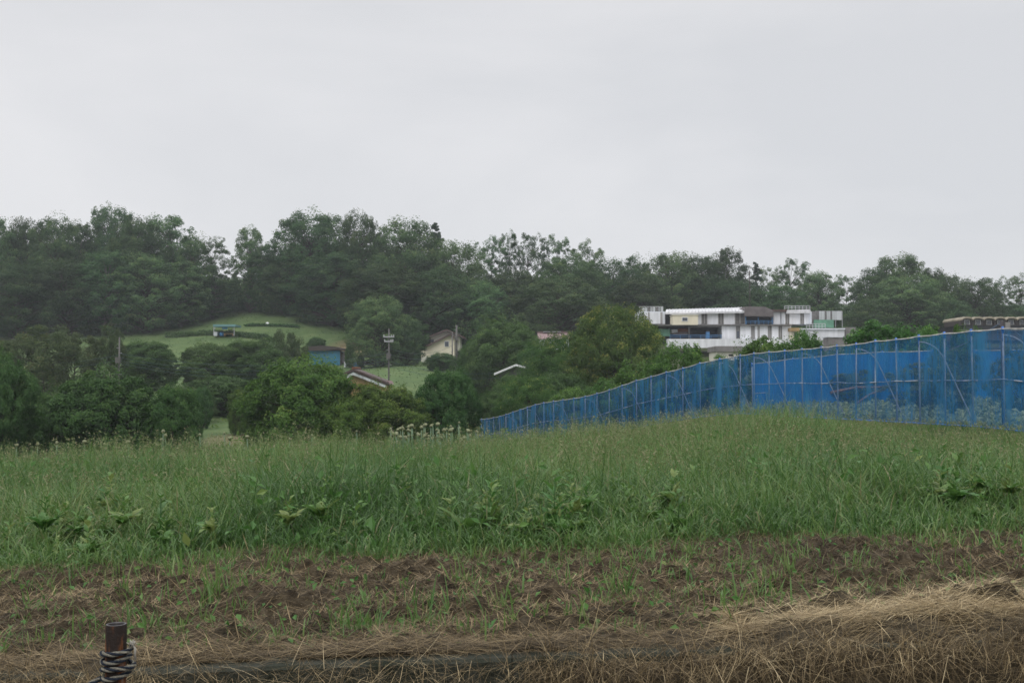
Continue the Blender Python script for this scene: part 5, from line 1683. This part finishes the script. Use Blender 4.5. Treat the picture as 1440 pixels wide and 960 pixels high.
flush('hanging_straw', M['straw'], 'dry grass stalks hanging over the concrete edge')

# ------------------------------------------------------------------ concrete edge
mb = MB()
xs = np.linspace(-6, 6, 7)
wl = thing('retaining_wall', 'low dark mossy concrete edge under the straw beside the rope post', 'wall', (0, WALL_Y, 0))
for a, b in zip(xs[:-1], xs[1:]):
    n = len(mb.v)
    za, zb = ztop(a) + .004, ztop(b) + .004
    g = .0015
    a2, b2 = a + g, b - g
    mb.v += [(a2, -.06, -.1), (b2, -.06, -.1), (b2, .105, -.1), (a2, .105, -.1), (a2, -.06, za - .012), (b2, -.06, zb - .012), (b2, -.048, zb), (a2, -.048, za), (b2, .105, zb), (a2, .105, za)]
    for q in ((0, 1, 5, 4), (4, 5, 6, 7), (7, 6, 8, 9), (2, 3, 9, 8), (1, 2, 8, 6, 5), (3, 0, 4, 7, 9), (0, 3, 2, 1)):
        mb.f.append(tuple(n + i for i in q)); mb.m.append(0); mb.s.append(False)
mb.build('concrete_face', mat('mossy_concrete', (.045, .046, .036), .9, .15, col2=(.014, .018, .011), nscale=7, bump=.8, bscale=40), wl)
# ------------------------------------------------------------------ rusty post and rope
def rust_mat():
    m = bpy.data.materials.new('rusted_pipe'); m.use_nodes = True
    nt = m.node_tree; N = nt.nodes; L = nt.links; b = N['Principled BSDF']
    b.inputs['Roughness'].default_value = .65; b.inputs['Specular IOR Level'].default_value = .2
    tc = N.new('ShaderNodeTexCoord')
    mp = N.new('ShaderNodeMapping'); mp.inputs['Scale'].default_value = (40, 40, 6); L.new(tc.outputs['Object'], mp.inputs[0])
    n1 = N.new('ShaderNodeTexNoise'); n1.inputs['Scale'].default_value = 1.0; n1.inputs['Detail'].default_value = 8; n1.inputs['Roughness'].default_value = .65; L.new(mp.outputs[0], n1.inputs['Vector'])
    rp = N.new('ShaderNodeValToRGB'); e = rp.color_ramp.elements
    for q in range(2): e.new(.5)
    for a, (p, c) in zip(e, [(.30, (.009, .007, .006)), (.53, (.018, .011, .008)), (.64, (.14, .050, .015)), (.78, (.20, .19, .18))]): a.position = p; a.color = (*c, 1)
    L.new(n1.outputs['Fac'], rp.inputs['Fac']); L.new(rp.outputs['Color'], b.inputs['Base Color'])
    bp = N.new('ShaderNodeBump'); bp.inputs['Strength'].default_value = .5; bp.inputs['Distance'].default_value = .004
    n2 = N.new('ShaderNodeTexNoise'); n2.inputs['Scale'].default_value = 160; L.new(tc.outputs['Object'], n2.inputs['Vector']); L.new(n2.outputs['Fac'], bp.inputs['Height']); L.new(bp.outputs[0], b.inputs['Normal'])
    return m


PD = 2.46
tp_ = P(163.5, 877, PD)
rt = thing('rusty_post', 'short rusty pipe post with rope wound round it in front of the straw', 'post', (tp_.x, PD, 0))
ph = tp_.z; R0 = .0232
mb = MB(); sides = 28
ring = []
for z, rad in ((-.1, R0), (ph * .5, R0), (ph - .003, R0), (ph, R0 - .0015)):
    ring.append((z, rad))
n0 = 0
for z, rad in ring:
    for k in range(sides):
        a = 2 * PI * k / sides; mb.v.append((rad * math.cos(a), rad * math.sin(a), z))
for i in range(3):
    for k in range(sides):
        k2 = (k + 1) % sides
        mb.f.append((i * sides + k, i * sides + k2, (i + 1) * sides + k2, (i + 1) * sides + k)); mb.m.append(0); mb.s.append(True)
mb.build('pole', rust_mat(), rt)
mb = MB()
for k in range(sides):
    a = 2 * PI * k / sides
    for rad, z in ((R0 - .0014, ph + .0005), (R0 - .004, ph + .0012), (R0 - .005, ph - .002), (R0 - .0052, ph - .06)):
        mb.v.append((rad * math.cos(a), rad * math.sin(a), z))
for k in range(sides):
    k2 = (k + 1) % sides
    for j in range(3): mb.f.append((k * 4 + j, k2 * 4 + j, k2 * 4 + j + 1, k * 4 + j + 1)); mb.m.append(0); mb.s.append(True)
mb.f.append(tuple(k * 4 + 3 for k in range(sides))); mb.m.append(0); mb.s.append(False)
mb.build('rim', mat('wet_worn_rim', (.05, .045, .045), .3, .5, metal=.2, noise=.6, nscale=60), rt)

# rope: path in world, then four twisted strands
RR = .0060
path = []
zA = P(163, 917, PD).z; zB = P(163, 951, PD).z
start = P(60, 975, PD - .12); j0 = P(147, 946, PD - .02)
cx, cy = tp_.x, PD
for k in range(14):
    f = k / 14
    q = start.lerp(Vector((cx - R0 - RR, cy - .012, zB)), f); q.z -= .012 * math.sin(PI * f)
    path.append(q)
turns = 3.0
nT = 170
for k in range(nT):
    f = k / nT
    a = PI + 2 * PI * turns * f + .25     # counter-clockwise from the left side through the front
    bul = 0
    ang = a % (2 * PI)
    if .40 < f < .62: bul = .010 * max(0, math.cos(a)) ** 2
    rad = R0 + RR * (1.02 + .15 * math.sin(3 * a)) + bul
    path.append(Vector((cx + rad * math.cos(a), cy + rad * math.sin(a), zB + (zA - zB) * f + .0022 * math.sin(a * 1.0 + f * 9))))
ea = PI + 2 * PI * turns + .25
last = path[-1]
# final tail leaves on the right-hand side, tucked upwards
e0 = Vector((cx + R0 + RR, cy - .012, zA + .000))
arc = []
for k in range(1, 22):
    f = k / 21; a = ea + f * (PI * .92)
    rad = R0 + RR * 1.05 + .004 * f
    arc.append(Vector((cx + rad * math.cos(a), cy + rad * math.sin(a), zA + .002 + .006 * f * f)))
path += arc
path += [arc[-1] + Vector((.003, -.002, .005)), arc[-1] + Vector((.004, -.003, .009))]
# resample evenly
pp = [np.array(p) for p in path]
d = np.concatenate([[0], np.cumsum([np.linalg.norm(b - a) for a, b in zip(pp[:-1], pp[1:])])])
ns = int(d[-1] / .0022)
sv = np.linspace(0, d[-1], ns)
pp = np.stack([np.interp(sv, d, [p[i] for p in pp]) for i in range(3)], -1)
kern = np.ones(5) / 5
for i in range(3):
    s_ = np.convolve(pp[:, i], kern, 'same'); pp[3:-3, i] = s_[3:-3]
org = pp[0].copy(); pp = pp - org
Tn = unit(np.gradient(pp, axis=0))
nrm = np.zeros_like(pp); nrm[0] = unit(np.cross(Tn[0], [0, 0, 1.0]))
for i in range(1, ns):
    v = nrm[i - 1] - Tn[i] * (nrm[i - 1] @ Tn[i]); nrm[i] = v / np.linalg.norm(v)
bn = np.cross(Tn, nrm)
mb = MB()
for k in range(4):
    an = sv / .070 * 2 * PI + k * PI / 2
    c = pp + (nrm * np.cos(an)[:, None] + bn * np.sin(an)[:, None]) * RR * .52
    mb.tube([tuple(q) for q in c], RR * .50, 7, 0 if k % 2 == 0 else 1, cap=True)
ro_ = thing('rope', 'weathered navy and beige twisted rope wound round the rusty post', 'rope', org)
mb.build('coil', [mat('beige_strand', (.34, .32, .26), .8, .15, noise=.35, nscale=150, bump=.8, bscale=700, stretch=(1, 1, 1)), mat('navy_strand', (.035, .045, .065), .8, .15, noise=.4, nscale=150, bump=.8, bscale=700)], ro_)
mb = MB(); e = Vector(pp[-1]); rr_ = random.Random(3)
for k in range(30):
    dx, dy = rr_.gauss(0, .0035), rr_.gauss(0, .0035)
    L_ = rr_.uniform(.005, .012)
    s_ = rr_.gauss(.0, .003)
    mb.tube([e + Vector((dx * .6, dy * .6, -.004)), e + Vector((dx * 1.3 + s_ * .3, dy, L_ * .5)), e + Vector((dx * 2.0 + s_, dy * 2, L_))], [.0008, .0007, .0004], 4)
for k in range(14):
    mb.tube([e + Vector((.002, -.004, .004)), e + Vector((.009 + rr_.gauss(0, .0015), -.006, -.006)), e + Vector((.010 + rr_.gauss(0, .002), -.008, -.024 - rr_.uniform(0, .01)))], [.0008, .0008, .0005], 4)
mb.build('frayed_end', mat('frayed_fibre', (.36, .34, .30), .85, .1), ro_)

# ------------------------------------------------------------------ rainy air
mb = MB().box(-950, 950, -70, 950, -9, 62)
hm_ = bpy.data.materials.new('rain_haze'); hm_.use_nodes = True
nt = hm_.node_tree
for n in list(nt.nodes): nt.nodes.remove(n)
vo = nt.nodes.new('ShaderNodeVolumePrincipled'); vo.inputs['Color'].default_value = (.88, .93, 1.0, 1); vo.inputs['Density'].default_value = .0004
vo.inputs['Anisotropy'].default_value = .2
oo = nt.nodes.new('ShaderNodeOutputMaterial'); nt.links.new(vo.outputs[0], oo.inputs['Volume'])
mb.build('haze', hm_, None, kind='stuff', label='thin grey rain haze over the valley')
